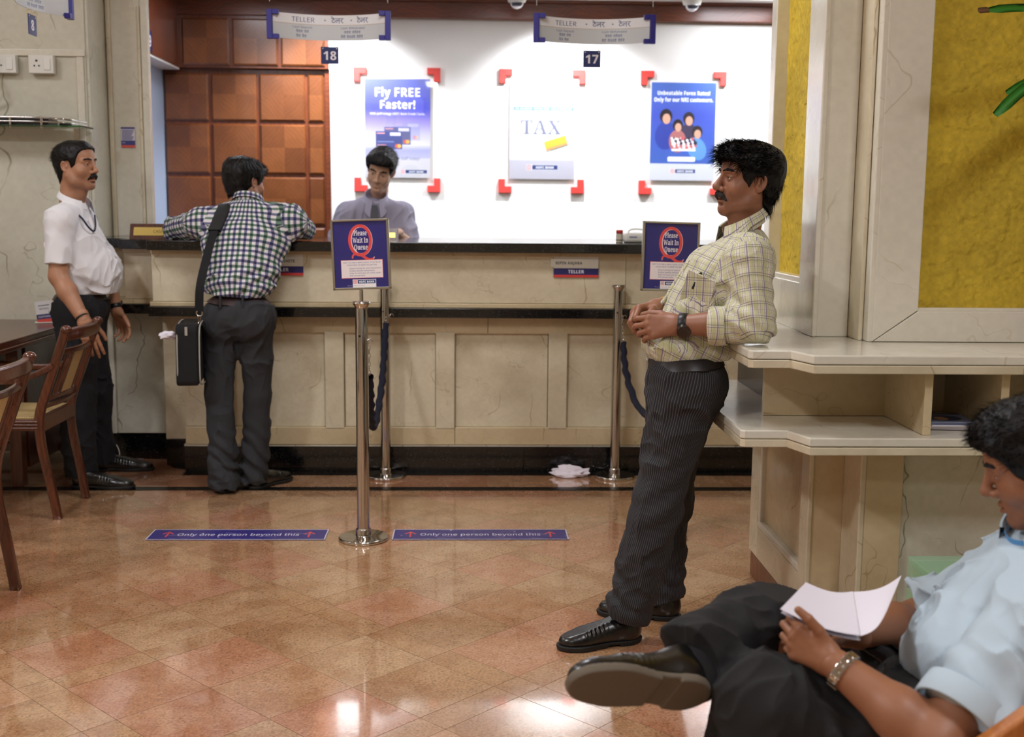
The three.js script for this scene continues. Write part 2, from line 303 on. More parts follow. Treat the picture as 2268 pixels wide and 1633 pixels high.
// ---------- yellow pier wall ----------
const LH = .985;   // height of the writing ledge
{
  const w = struct('wall_right', 'mustard stucco pier with marble surrounds above the ledge');
  const y0 = LH, y1 = 3.3;
  part(w, 'stucco_panel', uvM(bx(1.34, 4.8, y0, y1, -4.2, -3.49, 0), .9), M.stucco);
  part(w, 'stucco_panel', uvM(bx(1.125, 1.5, y0, y1, -4.22, -3.62, 0), .9), M.stucco);
  // front: stile and bottom rail with a mitre at the corner
  const st = (pts, z, d, m) => { const s = new THREE.Shape(pts.map(([x, y]) => new THREE.Vector2(x, y))); const g = new THREE.ExtrudeGeometry(s, { depth: d - .008, bevelEnabled: true, bevelSize: .004, bevelThickness: .004, bevelOffset: -.004, bevelSegments: 2 }); g.translate(0, 0, z); return uvM(g, 1.3, rnd() * 3, rnd() * 3); };
  part(w, 'stile', st([[1.222, y0 + .001], [1.36, y0 + .098], [1.36, y1], [1.222, y1]], -3.5, .045), M.marblePale);
  part(w, 'bottom_rail', st([[1.225, y0 + .001], [1.9, y0 + .001], [1.9, y0 + .096], [1.361, y0 + .096]], -3.5, .044), M.marblePale);
  part(w, 'bottom_rail', st([[1.902, y0 + .001], [4.7, y0 + .001], [4.7, y0 + .096], [1.902, y0 + .096]], -3.5, .044), M.marblePale);
  part(w, 'rail_lip', slab([1.355, 4.7, y0 + .094, y0 + .106, -3.5, -3.462, .004], 1.2), M.marblePale);
  part(w, 'moulding', slab([1.207, 1.225, y0, y1, -3.62, -3.462, .005], 1.3), M.marblePale);
  part(w, 'moulding', slab([1.192, 1.206, y0, y1, -3.62, -3.5, .004], 1.3), M.marbleWarm);
  part(w, 'pilaster_face', slab([1.09, 1.191, y0, y1, -3.7, -3.6, .004], 1.3), M.marblePale);
  part(w, 'pilaster_edge', slab([1.074, 1.092, y0, y1, -3.72, -3.592, .006], 1.3), M.marblePale);
  // side face
  part(w, 'side_stile', slab([1.08, 1.13, y0, y1, -3.78, -3.7, .004], 1.3), M.marblePale);
  part(w, 'side_stile', slab([1.08, 1.5, y0, y1, -4.27, -4.2, .004], 1.3), M.marblePale);
  part(w, 'side_rail', slab([1.085, 1.13, y0, y0 + .16, -4.2, -3.78, .004], 1.3), M.marblePale);
  part(w, 'side_lip', slab([1.09, 1.13, y0 + .158, y0 + .178, -4.2, -3.78, .005], 1.3), M.marblePale);
}
// ---------- marble writing counter under the pier ----------
{
  const c = thing('writing_counter', 'cream marble writing ledge with open pigeonholes below the yellow wall', 'counter');
  // plan outline of ledge and shelf, with the notched corner
  const out = (l, n, f, nx) => [[l, -4.24], [l, n], [l + .012, n + .012], [nx - .006, n + .012], [nx + .03, f], [4.7, f], [4.7, -4.24]];
  const ledge = (y, h, l, n, f, nx) => {
    part(c, 'ledge_slab', uvM(prismY(out(l, n, f, nx), y - h * .5, y, .004), 1.4, rnd(), rnd()), M.marblePale);
    part(c, 'ledge_lip', uvM(prismY(out(l + .002, n - .001, f - .001, nx), y - h, y - h * .5 - .0015, .003), 1.4, rnd(), rnd()), M.marbleWarm);
  };
  ledge(LH, .052, .79, -3.25, -3.125, .915);
  ledge(.752, .05, .775, -3.25, -3.125, .915);
  // pigeonholes between the two slabs
  part(c, 'recess_panel', slab([.90, 1.32, .7525, LH - .053, -3.5, -3.478, .002], 1.2), M.marbleWarm2);
  part(c, 'recess_back', slab([1.3, 4.6, .7525, LH - .053, -3.58, -3.56, .002], 1.2), M.marbleWarm2);
  part(c, 'end_panel', slab([.985, 1.3, .7525, LH - .053, -4.2, -3.502, .002], 1.2), M.blackStrip);
  for (const x of [1.278, 1.498, 2.2, 2.9]) part(c, 'divider', slab([x, x + .024, .7525, LH - .053, -3.56, -3.17, .002], 1.2), M.marbleWarm2);
  // body below
  const y0 = .1, y1 = .70;
  part(c, 'core', slab([1.1, 4.6, .0, y1, -4.2, -3.52, 0], 1.2), M.marbleWarm2);
  part(c, 'core', slab([1.2, 4.6, .1, y1, -3.52, -3.36, 0], 1.2), M.marbleWarm2);
  part(c, 'front_stile', slab([1.185, 1.3, y0, y1, -3.38, -3.345, .004], 1.2), M.marbleWarm2);
  part(c, 'front_rail', slab([1.302, 4.6, .655, y1, -3.38, -3.345, .004], 1.2), M.marbleWarm2);
  part(c, 'front_panel', slab([1.302, 2.4, .17, .653, -3.39, -3.358, .003], 1.0), M.marbleGrey);
  part(c, 'front_rail', slab([1.302, 4.6, y0, .168, -3.38, -3.345, .004], 1.2), M.marbleWarm2);
  part(c, 'corner_moulding', slab([1.168, 1.186, y0, y1, -3.5, -3.343, .005], 1.2), M.marbleWarm);
  part(c, 'pilaster', slab([1.07, 1.172, y0, y1, -3.56, -3.5, .004], 1.2), M.marbleWarm2);
  part(c, 'pilaster_edge', slab([1.058, 1.074, y0, y1, -3.58, -3.495, .005], 1.2), M.marbleWarm);
  part(c, 'side_stile', slab([1.06, 1.1, y0, y1, -4.235, -4.13, .004], 1.2), M.marbleWarm);
  part(c, 'side_panel', slab([1.082, 1.1, .24, y1, -4.13, -3.58, .002], 1.1), M.marbleWarm2);
  part(c, 'side_moulding', slab([1.064, 1.1, .236, y1, -4.132, -4.105, .005], 1.2), M.marblePale);
  part(c, 'side_rail', slab([1.06, 1.1, y0, .215, -4.13, -3.58, .004], 1.2), M.marbleWarm);
  part(c, 'rail_moulding', slab([1.06, 1.1, .214, .24, -4.13, -3.58, .008], 1.2), M.marblePale);
  part(c, 'plinth', slab([1.068, 4.6, 0, .0995, -4.235, -3.37, .003], 1), M.wood);
}
// ---------- teller counter ----------
{
  const c = thing('teller_counter', 'long cream marble teller counter with black granite top and bands', 'counter');
  const segs = [   // x0, x1, setback of the stepped left end; upper part, then lower part
    [-1.62, 3.2, 0], [-1.80, -1.62, .14], [-1.97, -1.80, .30], [-2.055, -1.97, .42]];
  segs.forEach(([x0, x1, s], i) => {
    part(c, 'countertop', slab([x0, x1 + (i ? .02 : 0), 1.159, 1.208, -6.72, -5.80 - s, .004], .5), M.black);
    if (i === 0) {
      let x = x0; for (const x2 of [-.45, .786, 2, 3.2]) { part(c, 'fascia_panel', slab([x, x2 - .0015, .898, 1.15, -6, -5.885, .003], 1.1), M.marbleWarm); x = x2; }
    } else part(c, 'fascia_panel', slab([x0, x1, .898, 1.15, -6.6, -5.885 - s, .003], 1.1), M.marbleWarm);
    part(c, 'fascia_fillet', slab([x0, x1, 1.138, 1.159, -6.3, -5.87 - s, .004], 1.1), M.marbleWarm2);
    part(c, 'fascia_sill', slab([x0 - .01, x1, .874, .897, -6.3, -5.865 - s, .004], 1.1), M.marbleWarm2);
    part(c, 'black_band', slab([x0 - .012, x1 + (i ? .02 : 0), .825, .874, -6.4, -5.84 - s, .003], .5), M.black);
  });
  // lower front: rails, stiles and inset panels
  part(c, 'top_rail', slab([-1.49, .08, .735, .826, -6.2, -5.94, .004], 1.2), M.marbleWarm2);
  part(c, 'top_rail', slab([.0815, 3.2, .735, .826, -6.2, -5.94, .004], 1.2), M.marbleWarm2);
  part(c, 'bottom_rail', slab([-1.49, -.09, .147, .24, -6.2, -5.94, .004], 1.2), M.marbleWarm2);
  part(c, 'bottom_rail', slab([-.0885, 3.2, .147, .24, -6.2, -5.94, .004], 1.2), M.marbleWarm2);
  const sx = [-1.35, -.765, -.19, .397, .985, 1.57];
  for (const x of sx) part(c, 'stile', slab([x, x + .1, .232, .743, -6.2, -5.936, .007], 1.2), M.marbleWarm);
  part(c, 'inset_panel', slab([-1.49, -1.352, .24, .735, -6.2, -5.962, .003], .9), M.marbleWarm);
  for (let i = 0; i < sx.length; i++) part(c, 'inset_panel', slab([sx[i] + .102, (sx[i + 1] ?? 3.2) - .002, .24, .735, -6.2, -5.962, .003], .9), M.marbleWarm);
  part(c, 'lower_end', slab([-1.628, -1.491, .147, .826, -6.3, -6.08, .004], 1), M.marbleWarm);
  part(c, 'lower_end', slab([-1.93, -1.63, .147, .826, -6.6, -6.24, .004], 1), M.marbleGrey);
  part(c, 'end_moulding', slab([-1.958, -1.93, .147, .826, -6.6, -6.225, .006], 1), M.marblePale);
  part(c, 'lower_end', slab([-2.07, -1.96, .147, .826, -6.6, -6.33, .004], 1), M.marbleGrey);
  // black plinth, cut into lengths
  const px = [-1.5, -.985, .275, .9, 1.45, 3.2];
  for (let i = 0; i < px.length - 1; i++) part(c, 'plinth_tile', slab([px[i], px[i + 1] - .0015, 0.002, .136, -6.1, -5.95, .002], .5), M.black);
  part(c, 'plinth_cap', slab([-1.5, 3.2, .136, .147, -6.1, -5.945, .002], 1), M.marbleGrey);
  part(c, 'plinth_tile', slab([-1.63, -1.502, 0, .142, -6.2, -6.09, .002], .5), M.black);
  part(c, 'plinth_tile', slab([-1.94, -1.632, 0, .142, -6.5, -6.25, .002], .5), M.black);
  part(c, 'plinth_tile', slab([-2.07, -1.942, 0, .142, -6.5, -6.34, .002], .5), M.black);
}
// ---------- writing for prints ----------
const BLUE = '#2b2a78', SANS = 'sans-serif', SERIF = 'serif';
function hindiTeller(g, x, y, s, col) {   // the Devanagari word for teller, drawn in strokes; x,y = left end of the head line
  g.save(); g.translate(x, y); g.scale(s, s); g.strokeStyle = col; g.lineWidth = .13; g.lineCap = 'round'; g.beginPath();
  g.moveTo(0, 0); g.lineTo(2.3, 0);
  g.moveTo(.38, 0); g.lineTo(.38, .22); g.moveTo(.62, .3); g.bezierCurveTo(.1, .15, -.05, .75, .3, .82); g.bezierCurveTo(.55, .86, .7, .7, .66, .58);
  g.moveTo(.42, 0); g.bezierCurveTo(.3, -.2, .1, -.35, .02, -.4);
  g.moveTo(1.5, 0); g.lineTo(1.5, .95); g.moveTo(1.5, .4); g.bezierCurveTo(1.35, .25, 1.22, .3, 1.2, .55); g.moveTo(1.2, .45); g.bezierCurveTo(1.1, .2, .82, .3, .86, .6); g.bezierCurveTo(.88, .75, 1.0, .8, 1.06, .75);
  g.moveTo(2.0, 0); g.bezierCurveTo(2.12, .25, 2.05, .42, 1.82, .42); g.lineTo(2.2, .95);
  g.stroke(); g.restore();
}
function hindiLine(g, x, y, s, words, col, sd) {   // small Devanagari words: head line with hanging letters
  let r = sd; const q = () => { r = (r * 16807) % 2147483647; return r / 2147483647; };
  g.save(); g.translate(x, y); g.scale(s, s); g.strokeStyle = col; g.lineWidth = .14; g.lineCap = 'round'; let cx = 0;
  for (const n of words) {
    g.beginPath(); g.moveTo(cx, 0); g.lineTo(cx + n * .7, 0);
    for (let i = 0; i < n; i++) { const a = cx + i * .7 + .5; g.moveTo(a, 0); g.lineTo(a, .8); g.moveTo(a, .35 + q() * .15); g.bezierCurveTo(a - .2, .1, a - .5, .3 + q() * .3, a - .32, .6 + q() * .15); if (q() < .35) { g.moveTo(a, 0); g.lineTo(a - .22, -.28); } }
    g.stroke(); cx += n * .7 + .45;
  }
  g.restore();
}
function bankMark(g, x, y, w, h) {   // blue name plate with the square emblem at its left
  g.fillStyle = '#ffffff'; g.fillRect(x, y, w, h);
  g.fillStyle = '#e2504c'; g.fillRect(x + h * .08, y + h * .08, h * .84, h * .84); g.fillStyle = '#fff'; g.fillRect(x + h * .22, y + h * .22, h * .56, h * .56);
  g.fillStyle = '#e2504c'; g.fillRect(x + h * .44, y + h * .08, h * .12, h * .2); g.fillRect(x + h * .44, y + h * .72, h * .12, h * .2); g.fillRect(x + h * .08, y + h * .44, h * .2, h * .12); g.fillRect(x + h * .72, y + h * .44, h * .2, h * .12);
  g.fillStyle = '#27407c'; g.fillRect(x + h * .38, y + h * .38, h * .24, h * .24);
  g.fillRect(x + h * 1.1, y + h * .06, w - h * 1.15, h * .88);
  g.fillStyle = '#fff'; g.font = `bold ${h * .68}px ${SANS}`; g.textAlign = 'center'; g.textBaseline = 'middle'; g.fillText('HDFC BANK', x + h * 1.1 + (w - h * 1.15) / 2, y + h * .53, w - h * 1.5); g.textBaseline = 'alphabetic';
}
const printMat = (t, o = {}) => mat({ map: t, roughness: .45, ...o });
// plane with thickness whose front (+z) carries a print; other faces in edge material
function board(parent, name, w, h, d, tex, edge, pos = [0, 0, 0], o) {
  const grp = part(parent, name, bx(-w / 2, w / 2, -h / 2, h / 2, -d, 0, 0), edge); grp.position.set(...pos);
  part(grp, 'print', new THREE.PlaneGeometry(w * .998, h * .998).translate(0, 0, .0006), printMat(tex, o)); return grp;
}
// ---------- hanging counter signs ----------
{
  const tex = canvasTex(1400, 330, (g, w, h) => {
    g.fillStyle = '#f4f4f8'; g.fillRect(0, 0, w, 130); g.fillStyle = '#d6dadd'; g.fillRect(0, 130, w, h); g.fillStyle = '#c8b7a8'; g.fillRect(0, 126, w, 7);
    g.fillStyle = '#3b477e'; g.font = `86px ${SANS}`; g.textAlign = 'left'; g.fillText('TELLER', 235, 100); g.font = `70px ${SANS}`; g.fillText('•', 612, 92); g.fillText('•', 925, 92);
    hindiTeller(g, 700, 42, 62, '#3b477e'); hindiTeller(g, 1010, 42, 62, '#3b477e');
    g.fillStyle = '#5a6496'; g.font = `40px ${SANS}`; g.textAlign = 'center'; g.fillText('Cash Deposit', 360, 182); g.fillText('Cash Withdrawal', 960, 182);
    hindiLine(g, 285, 208, 38, [3, 2], '#5a6496', 11); hindiLine(g, 285, 268, 38, [2, 2], '#5a6496', 29); hindiLine(g, 850, 208, 38, [3, 4], '#5a6496', 47); hindiLine(g, 810, 268, 38, [2, 4, 3], '#5a6496', 83);
  });
  const face = printMat(tex, { roughness: .4 });
  const sheet = (R, ang, h, thick, z) => {   // arc bowed away from the viewer
    const n = 28, pos = [], uv = [], idx = []; for (const r of [R, R + thick]) for (let i = 0; i <= n; i++) for (const v of [0, 1]) { const a = (i / n - .5) * ang; pos.push(r * Math.sin(a), (v - .5) * h, z - r * Math.cos(a) + R * Math.cos(ang / 2)); uv.push(i / n, v); }
    const N = (n + 1) * 2; for (let i = 0; i < n; i++) { const a = i * 2; idx.push(a, a + 2, a + 1, a + 1, a + 2, a + 3); const b = N + a; idx.push(b, b + 1, b + 2, b + 1, b + 3, b + 2); idx.push(a, b, a + 2, a + 2, b, b + 2); idx.push(a + 1, a + 3, b + 1, a + 3, b + 3, b + 1); }
    const g = new THREE.BufferGeometry(); g.setAttribute('position', new THREE.Float32BufferAttribute(pos, 3)); g.setAttribute('uv', new THREE.Float32BufferAttribute(uv, 2)); g.setIndex(idx); const q = g.toNonIndexed(); q.computeVertexNormals(); return q;
  };
  const sg = sheet(.44, 1.38, .125, .004, 0);
  const bracketG = (s) => join([bx(s > 0 ? .282 : -.31, s > 0 ? .31 : -.282, -.072, .072, -.012, .016, .003), bx(s > 0 ? .25 : -.282, s > 0 ? .282 : -.25, .048, .072, -.012, .016, .003), bx(s > 0 ? .25 : -.282, s > 0 ? .282 : -.25, -.072, -.048, -.012, .016, .003)]);
  const bL = bracketG(-1), bR = bracketG(1), wire = new THREE.CylinderGeometry(.0018, .0018, .9, 6).translate(0, .5, 0);
  const signs = [[-.727, 2.287, -6.0, 0, '18', 'white teller sign hanging before the wood panels, above plate 18'], [.613, 2.287, -6.0, 0, '17', 'white teller sign hanging before the white wall, above plate 17'], [-1.84, 2.287, -5.19, Math.PI / 2, '8', 'curved teller sign seen edge-on above the desk with plate 8']];
  for (const [x, y, z, turn, num, label] of signs) {
    const o = thing('hanging_sign', label, 'sign', [x, y, z], turn, 'hanging teller signs');
    part(o, 'curved_panel', sg, face); part(o, 'end_bracket', bL, M.navy); part(o, 'end_bracket', bR, M.navy);
    for (const s of [-1, 1]) part(o, 'wire', wire, M.chromeSoft).position.set(s * .295, .06, 0);
    const pl = board(o, 'number_plate', .09, .085, .003, canvasTex(128, 128, (g) => { g.fillStyle = '#1d2a66'; g.fillRect(0, 0, 128, 128); g.fillStyle = '#f2eef4'; g.font = `bold 92px ${SANS}`; g.textAlign = 'center'; g.fillText(num, 64, 98, 100); g.beginPath(); g.arc(14, 12, 4, 0, 7); g.arc(114, 12, 4, 0, 7); g.fill(); }), M.navyPlate, [-.005, -.142, -.06]);
    for (const s of [-1, 1]) part(o, 'link', new THREE.TorusGeometry(.010, .0012, 6, 14).rotateY(Math.PI / 2), M.brass).position.set(-.005 + s * .034, -.092, -.06);
  }
  const p = thing('number_plate', 'small blue number plate on the wood header over the doorway', 'sign', [-2.026, 2.40, -7.5], Math.PI / 2);
  board(p, 'plate', .085, .13, .003, canvasTex(96, 128, (g) => { g.fillStyle = '#231f5c'; g.fillRect(0, 0, 96, 128); g.fillStyle = '#f4f0f4'; g.font = `bold 96px ${SANS}`; g.textAlign = 'center'; g.fillText('9', 48, 98); }), M.navyPlate);
}
// ---------- posters on standoff boards ----------
{
  const W = 512, H = 740;
  const t1 = canvasTex(W, H, (g) => {
    const gr = g.createLinearGradient(0, 0, 0, H); gr.addColorStop(0, '#6d78c4'); gr.addColorStop(.3, '#4a4ebb'); gr.addColorStop(.42, '#8a80c8'); gr.addColorStop(.55, '#b9b7d8'); gr.addColorStop(.66, '#d4d4dc'); gr.addColorStop(.72, '#a2a6cf'); gr.addColorStop(.8, '#b6b7d6'); gr.addColorStop(.801, '#cfcfd6'); gr.addColorStop(1, '#cccdd3'); g.fillStyle = gr; g.fillRect(0, 0, W, H);
    g.fillStyle = '#fff'; g.textAlign = 'center'; g.font = `bold 92px ${SANS}`; g.fillText('Fly FREE', W / 2, 132, 400); g.font = `bold 86px ${SANS}`; g.fillText('Faster!', W / 2, 222, 300); g.font = `24px ${SANS}`; g.fillText('With JetPrivilege HDFC Bank Credit Cards.', W / 2, 268, 430);
    const card = (x, y, a, c) => { g.globalAlpha = a; g.fillStyle = c; g.fillRect(x, y, 205, 132); g.fillStyle = '#d8d4e6'; g.fillRect(x + 110, y + 8, 84, 24); g.fillStyle = '#e8a0a0'; g.fillRect(x + 8, y + 10, 62, 8); g.fillStyle = '#7f8cc0'; g.fillRect(x + 10, y + 74, 130, 7); g.fillStyle = '#c08a94'; g.fillRect(x + 10, y + 98, 70, 7); g.fillStyle = '#e0584c'; g.beginPath(); g.arc(x + 164, y + 110, 15, 0, 7); g.fill(); g.fillStyle = '#f2b956'; g.beginPath(); g.arc(x + 182, y + 110, 15, 0, 7); g.fill(); g.globalAlpha = 1; };
    card(225, 325, .35, '#7b84cc'); card(152, 358, .85, '#4a4f78'); card(86, 392, 1, '#3f4a84');
    g.fillStyle = '#55619a'; g.font = `30px ${SANS}`; g.fillText('Ask our staff today!', 300, 605); bankMark(g, 282, 690 - 12, 205, 30);
  });
  const t2 = canvasTex(W, H, (g) => {
    g.fillStyle = '#dededf'; g.fillRect(0, 0, W, H); g.fillStyle = '#bebeca'; g.fillRect(0, 596, W, H); g.fillStyle = '#36414d'; g.textAlign = 'center'; g.font = `60px ${SANS}`; g.fillText('Wipe out', 270, 72, 240); g.fillText('your Tax worries', 270, 140, 420);
    g.fillStyle = '#3d6f96'; g.fillRect(30, 196, 470, 28); g.fillStyle = '#dfe7ef'; g.font = `bold 20px ${SANS}`; g.fillText('LIFE INSURANCE • MUTUAL FUND • HEALTH INSURANCE', 265, 217, 450);
    g.fillStyle = '#74788f'; g.font = `bold 150px ${SERIF}`; g.fillText('TAX', 245, 402, 340); g.save(); g.translate(365, 470); g.rotate(-.3); g.fillStyle = '#d9b540'; g.fillRect(-88, -38, 176, 56); g.fillStyle = '#e59a6a'; g.fillRect(-88, 18, 176, 16); g.fillStyle = '#2f6f5c'; g.fillRect(-88, 34, 176, 8); g.restore();
    g.strokeStyle = '#ded6d8'; g.lineWidth = 3; g.strokeRect(96, 526, 330, 50); g.fillStyle = '#c8b8bc'; g.font = `26px ${SANS}`; g.fillText('Talk to our staff today!', 262, 560); bankMark(g, 138, 632, 245, 38);
  });
  const t3 = canvasTex(W, H, (g) => {
    g.fillStyle = '#cfd3de'; g.fillRect(0, 0, W, H); const gr = g.createLinearGradient(0, 0, 0, 610); gr.addColorStop(0, '#4a6fc0'); gr.addColorStop(.4, '#3b4fb0'); gr.addColorStop(1, '#3c62b4'); g.fillStyle = gr; g.fillRect(0, 0, W, 612);
    g.fillStyle = '#fff'; g.textAlign = 'center'; g.font = `bold 42px ${SANS}`; g.fillText('Unbeatable Forex Rates!', W / 2, 95, 420); g.fillText('Only for our NRI customers.', W / 2, 145, 470);
    const fig = (x, y, r, hair, body, s) => { g.fillStyle = body; g.beginPath(); g.ellipse(x, y + r * 3.1, r * 1.9, r * 2.4, s, 0, 7); g.fill(); g.fillStyle = hair; g.beginPath(); g.ellipse(x, y - r * .25, r * 1.12, r * 1.25, 0, 0, 7); g.fill(); g.fillStyle = '#c99c86'; g.beginPath(); g.ellipse(x + r * .1, y + r * .2, r * .72, r * .9, 0, 0, 7); g.fill(); };
    fig(120, 265, 44, '#1d1a26', '#2b3f9a', .1); fig(300, 280, 40, '#231d2a', '#3a3350', 0); fig(215, 330, 36, '#1b1720', '#a86a6a', 0); fig(370, 380, 38, '#201b26', '#5d93cf', -.5);
    for (let i = 0; i < 46; i++) { g.fillStyle = ['#f2eef0', '#c05a62', '#20243a', '#e9d9d6'][i % 4]; g.beginPath(); g.arc(170 + ((i * 67) % 190), 420 + ((i * 41) % 80), 9 + i % 7, 0, 7); g.fill(); }
    g.fillStyle = '#f0f2f8'; g.fillRect(170, 500, 190, 16); g.fillStyle = '#eef0f8'; g.beginPath(); g.roundRect(140, 560, 220, 36, 10); g.fill(); bankMark(g, 165, 652, 200, 34);
  });
  const corner = (sx, sy) => { const s = new THREE.Shape([[0, 0], [.088, 0], [.088, -.042], [.042, -.042], [.042, -.094], [0, -.094]].map(([x, y]) => new THREE.Vector2(x, y))); const g = new THREE.ExtrudeGeometry(s, { depth: .022, bevelEnabled: true, bevelSize: .002, bevelThickness: .002, bevelSegments: 1 }); g.scale(sx, sy, 1); if (sx * sy < 0) { const ix = g.index; const p = g.attributes.position, n = g.attributes.normal; for (let i = 0; i < p.count; i += 3) for (const a of [p, n]) { const t = [a.getX(i), a.getY(i), a.getZ(i)]; a.setXYZ(i, a.getX(i + 1), a.getY(i + 1), a.getZ(i + 1)); a.setXYZ(i + 1, ...t); } } return g; };
  const cg = [corner(1, 1), corner(-1, 1), corner(1, -1), corner(-1, -1)];
  [[-.535, t1, 'travel card poster on a clear board behind the smiling teller'], [.485, t2, 'white tax poster on a clear board in the middle of the wall'], [1.485, t3, 'blue family poster on a clear board beside the yellow pier']].forEach(([x, t, label], i) => {
    const o = thing('wall_poster', label, 'poster', [x, 1.92, -8.3], 0, 'bank posters on the white wall');
    part(o, 'clear_board', bx(-.285, .285, -.41, .405, .018, .022, 0), M.acrylic);
    board(o, 'poster_sheet', .462, .685, .002, t, M.whitePaint, [.003, .011, .016], { roughness: .5 });
    [[-.302, .428], [.302, .428], [-.302, -.428], [.302, -.428]].forEach(([cx, cy], k) => part(o, 'corner_clip', cg[k], M.red).position.set(cx, cy, .003));
  });
}
// ---------- dome cameras ----------
for (const [x, label] of [[.29, 'white dome security camera above the tax poster'], [1.475, 'white dome security camera above the family poster']]) {
  const o = thing('dome_camera', label, 'camera', [x, 2.808, -8.0], 0, 'dome security cameras');
  part(o, 'housing', lathe([[0, 0], [.066, 0], [.066, -.03], [.058, -.052], [.045, -.056]], 32), M.plastic);
  part(o, 'dome', new THREE.SphereGeometry(.046, 28, 14, 0, 6.2832, Math.PI / 2, Math.PI / 2).scale(1, .9, 1).translate(0, -.056, 0), mat({ color: 0xd9d9dc, roughness: .1, clearcoat: 1 }));
  part(o, 'lens_window', new THREE.SphereGeometry(.0465, 20, 10, Math.PI * .2, Math.PI * .6, Math.PI / 2 + .12, .55).scale(1, .9, 1).translate(0, -.056, 0), mat({ color: 0x4a4a55, roughness: .15 }));
}
// ---------- stanchions, sign holders, ropes ----------
{
  const prof = (h) => [[0, 0], [.1, 0], [.104, .004], [.104, .012], [.1, .016], [.034, .018], [.032, .022], [.032, .045], [.029, .048], [.0262, .052], [.0262, h - .03], [.028, h - .022], [.0345, h - .012], [.0355, h - .008], [.0355, h], [0, h]];
  const bodyG = lathe(prof(1.0), 44);
  const tex = canvasTex(600, 740, (g, w, h) => {
    const gr = g.createLinearGradient(0, 0, w, h); gr.addColorStop(0, '#333178'); gr.addColorStop(1, '#2e2c74'); g.fillStyle = gr; g.fillRect(0, 0, w, h);
    g.strokeStyle = '#f4d8dc'; g.lineWidth = 34; g.beginPath(); g.ellipse(305, 212, 116, 160, 0, 0, 7); g.stroke();
    g.strokeStyle = '#e2504e'; g.lineWidth = 32; g.beginPath(); g.ellipse(299, 212, 118, 162, 0, 0, 7); g.stroke();
    g.strokeStyle = '#f4d8dc'; g.lineWidth = 8; g.beginPath(); g.moveTo(206, 412); g.bezierCurveTo(210, 340, 300, 360, 360, 410); g.bezierCurveTo(400, 440, 440, 440, 452, 398); g.stroke();
    g.fillStyle = '#e2504e'; g.beginPath(); g.moveTo(196, 410); g.bezierCurveTo(196, 320, 300, 340, 356, 392); g.bezierCurveTo(392, 420, 430, 420, 448, 394); g.bezierCurveTo(440, 452, 390, 452, 346, 424); g.bezierCurveTo(290, 372, 214, 350, 206, 412); g.fill();
    g.fillStyle = '#f0e9ee'; g.textAlign = 'center'; g.font = `bold 78px ${SERIF}`; g.fillText('Please', 302, 158, 150); g.fillText('Wait In', 302, 238, 176); g.fillText('Queue', 306, 316, 156);
    g.fillStyle = '#e0605c'; g.fillRect(72, 428, 470, 204); g.fillStyle = '#efe6e6'; g.fillRect(76, 432, 462, 196); g.fillStyle = '#59608e'; g.font = `22px ${SANS}`; g.fillText("DON'T YOU FIND A SIMPLE QUEUE, AT THE TELLER", 306, 466, 420); g.fillText('COULD HELP US SERVE YOU BETTER!', 306, 494, 340);
    g.textAlign = 'left'; g.font = `23px ${SANS}`; ['Ensure privacy for your transactions', 'Enable speedy transactions', 'Help Us serve you on a first come', 'first served basis'].forEach((t, i) => g.fillText(t, 166, 530 + i * 27, 356));
    g.fillStyle = '#f3eef0'; g.fillRect(196, 646, 262, 88); bankMark(g, 200, 650, 254, 46); g.fillStyle = '#b9a7b4'; g.font = `16px ${SANS}`; g.fillText('We understand your world', 232, 720);
  });
  const pm = printMat(tex, { roughness: .25, clearcoat: .3 });
  const posts = [[-.452, -4.70, 1, -.1, 'chrome stanchion nearest the floor labels carrying the full queue sign'], [-.443, -5.83, 0, 0, 'bare chrome stanchion against the counter behind the queue sign'], [.742, -5.83, 0, 0, 'bare chrome stanchion against the counter near the crumpled paper'], [.81, -4.72, 1, .06, 'chrome stanchion with queue sign half hidden by the leaning man']];
  for (const [x, z, sgn, lean, label] of posts) {
    const o = thing('stanchion', label, 'stanchion', [x, 0, z], 0, 'chrome queue posts');
    part(o, 'post', bodyG, M.chrome); part(o, 'rope_hook', new THREE.TorusGeometry(.011, .0025, 8, 16, 4.4).rotateY(.5), M.chrome).position.set(.034, .835, .006);
    part(o, 'keyhole', new THREE.CylinderGeometry(.005, .005, .006, 12).rotateX(Math.PI / 2).translate(-.006, .86, .024), M.blackPlastic);
    if (!sgn) continue;
    part(o, 'sign_rod', new THREE.CylinderGeometry(.0075, .0075, .06, 14).translate(0, 1.025, 0), M.chrome);
    const f = part(o, 'sign_frame', join([bx(-.119, -.109, -.142, .142, -.008, .008, .002), bx(.109, .119, -.142, .142, -.008, .008, .002), bx(-.119, .119, -.142, -.132, -.008, .008, .002), bx(-.119, .119, .134, .142, -.008, .008, .002), bx(-.11, .11, -.135, .135, -.006, -.002, 0)]), M.steelFrame);
    f.position.set(0, 1.19, .005); f.rotation.set(-.03, lean, lean > 0 ? -.02 : .04);
    part(f, 'queue_notice', new THREE.PlaneGeometry(.219, .268).translate(0, 0, .002), pm);
  }
  const rope = (pts, label) => {
    const o = thing('barrier_rope', label, 'rope'); const g = tube(pts, .0165, 60, 10), p = g.attributes.position, n = g.attributes.normal;
    for (let i = 0; i < p.count; i++) { const k = .0035 * Math.sin(p.getY(i) * 120 + p.getX(i) * 60) + .004 * (vn(p.getX(i) * 40, p.getY(i) * 40, p.getZ(i) * 40) - .5); p.setXYZ(i, p.getX(i) + n.getX(i) * k, p.getY(i) + n.getY(i) * k, p.getZ(i) + n.getZ(i) * k); } g.computeVertexNormals(); part(o, 'sleeve', g, M.velvet); return o;
  };
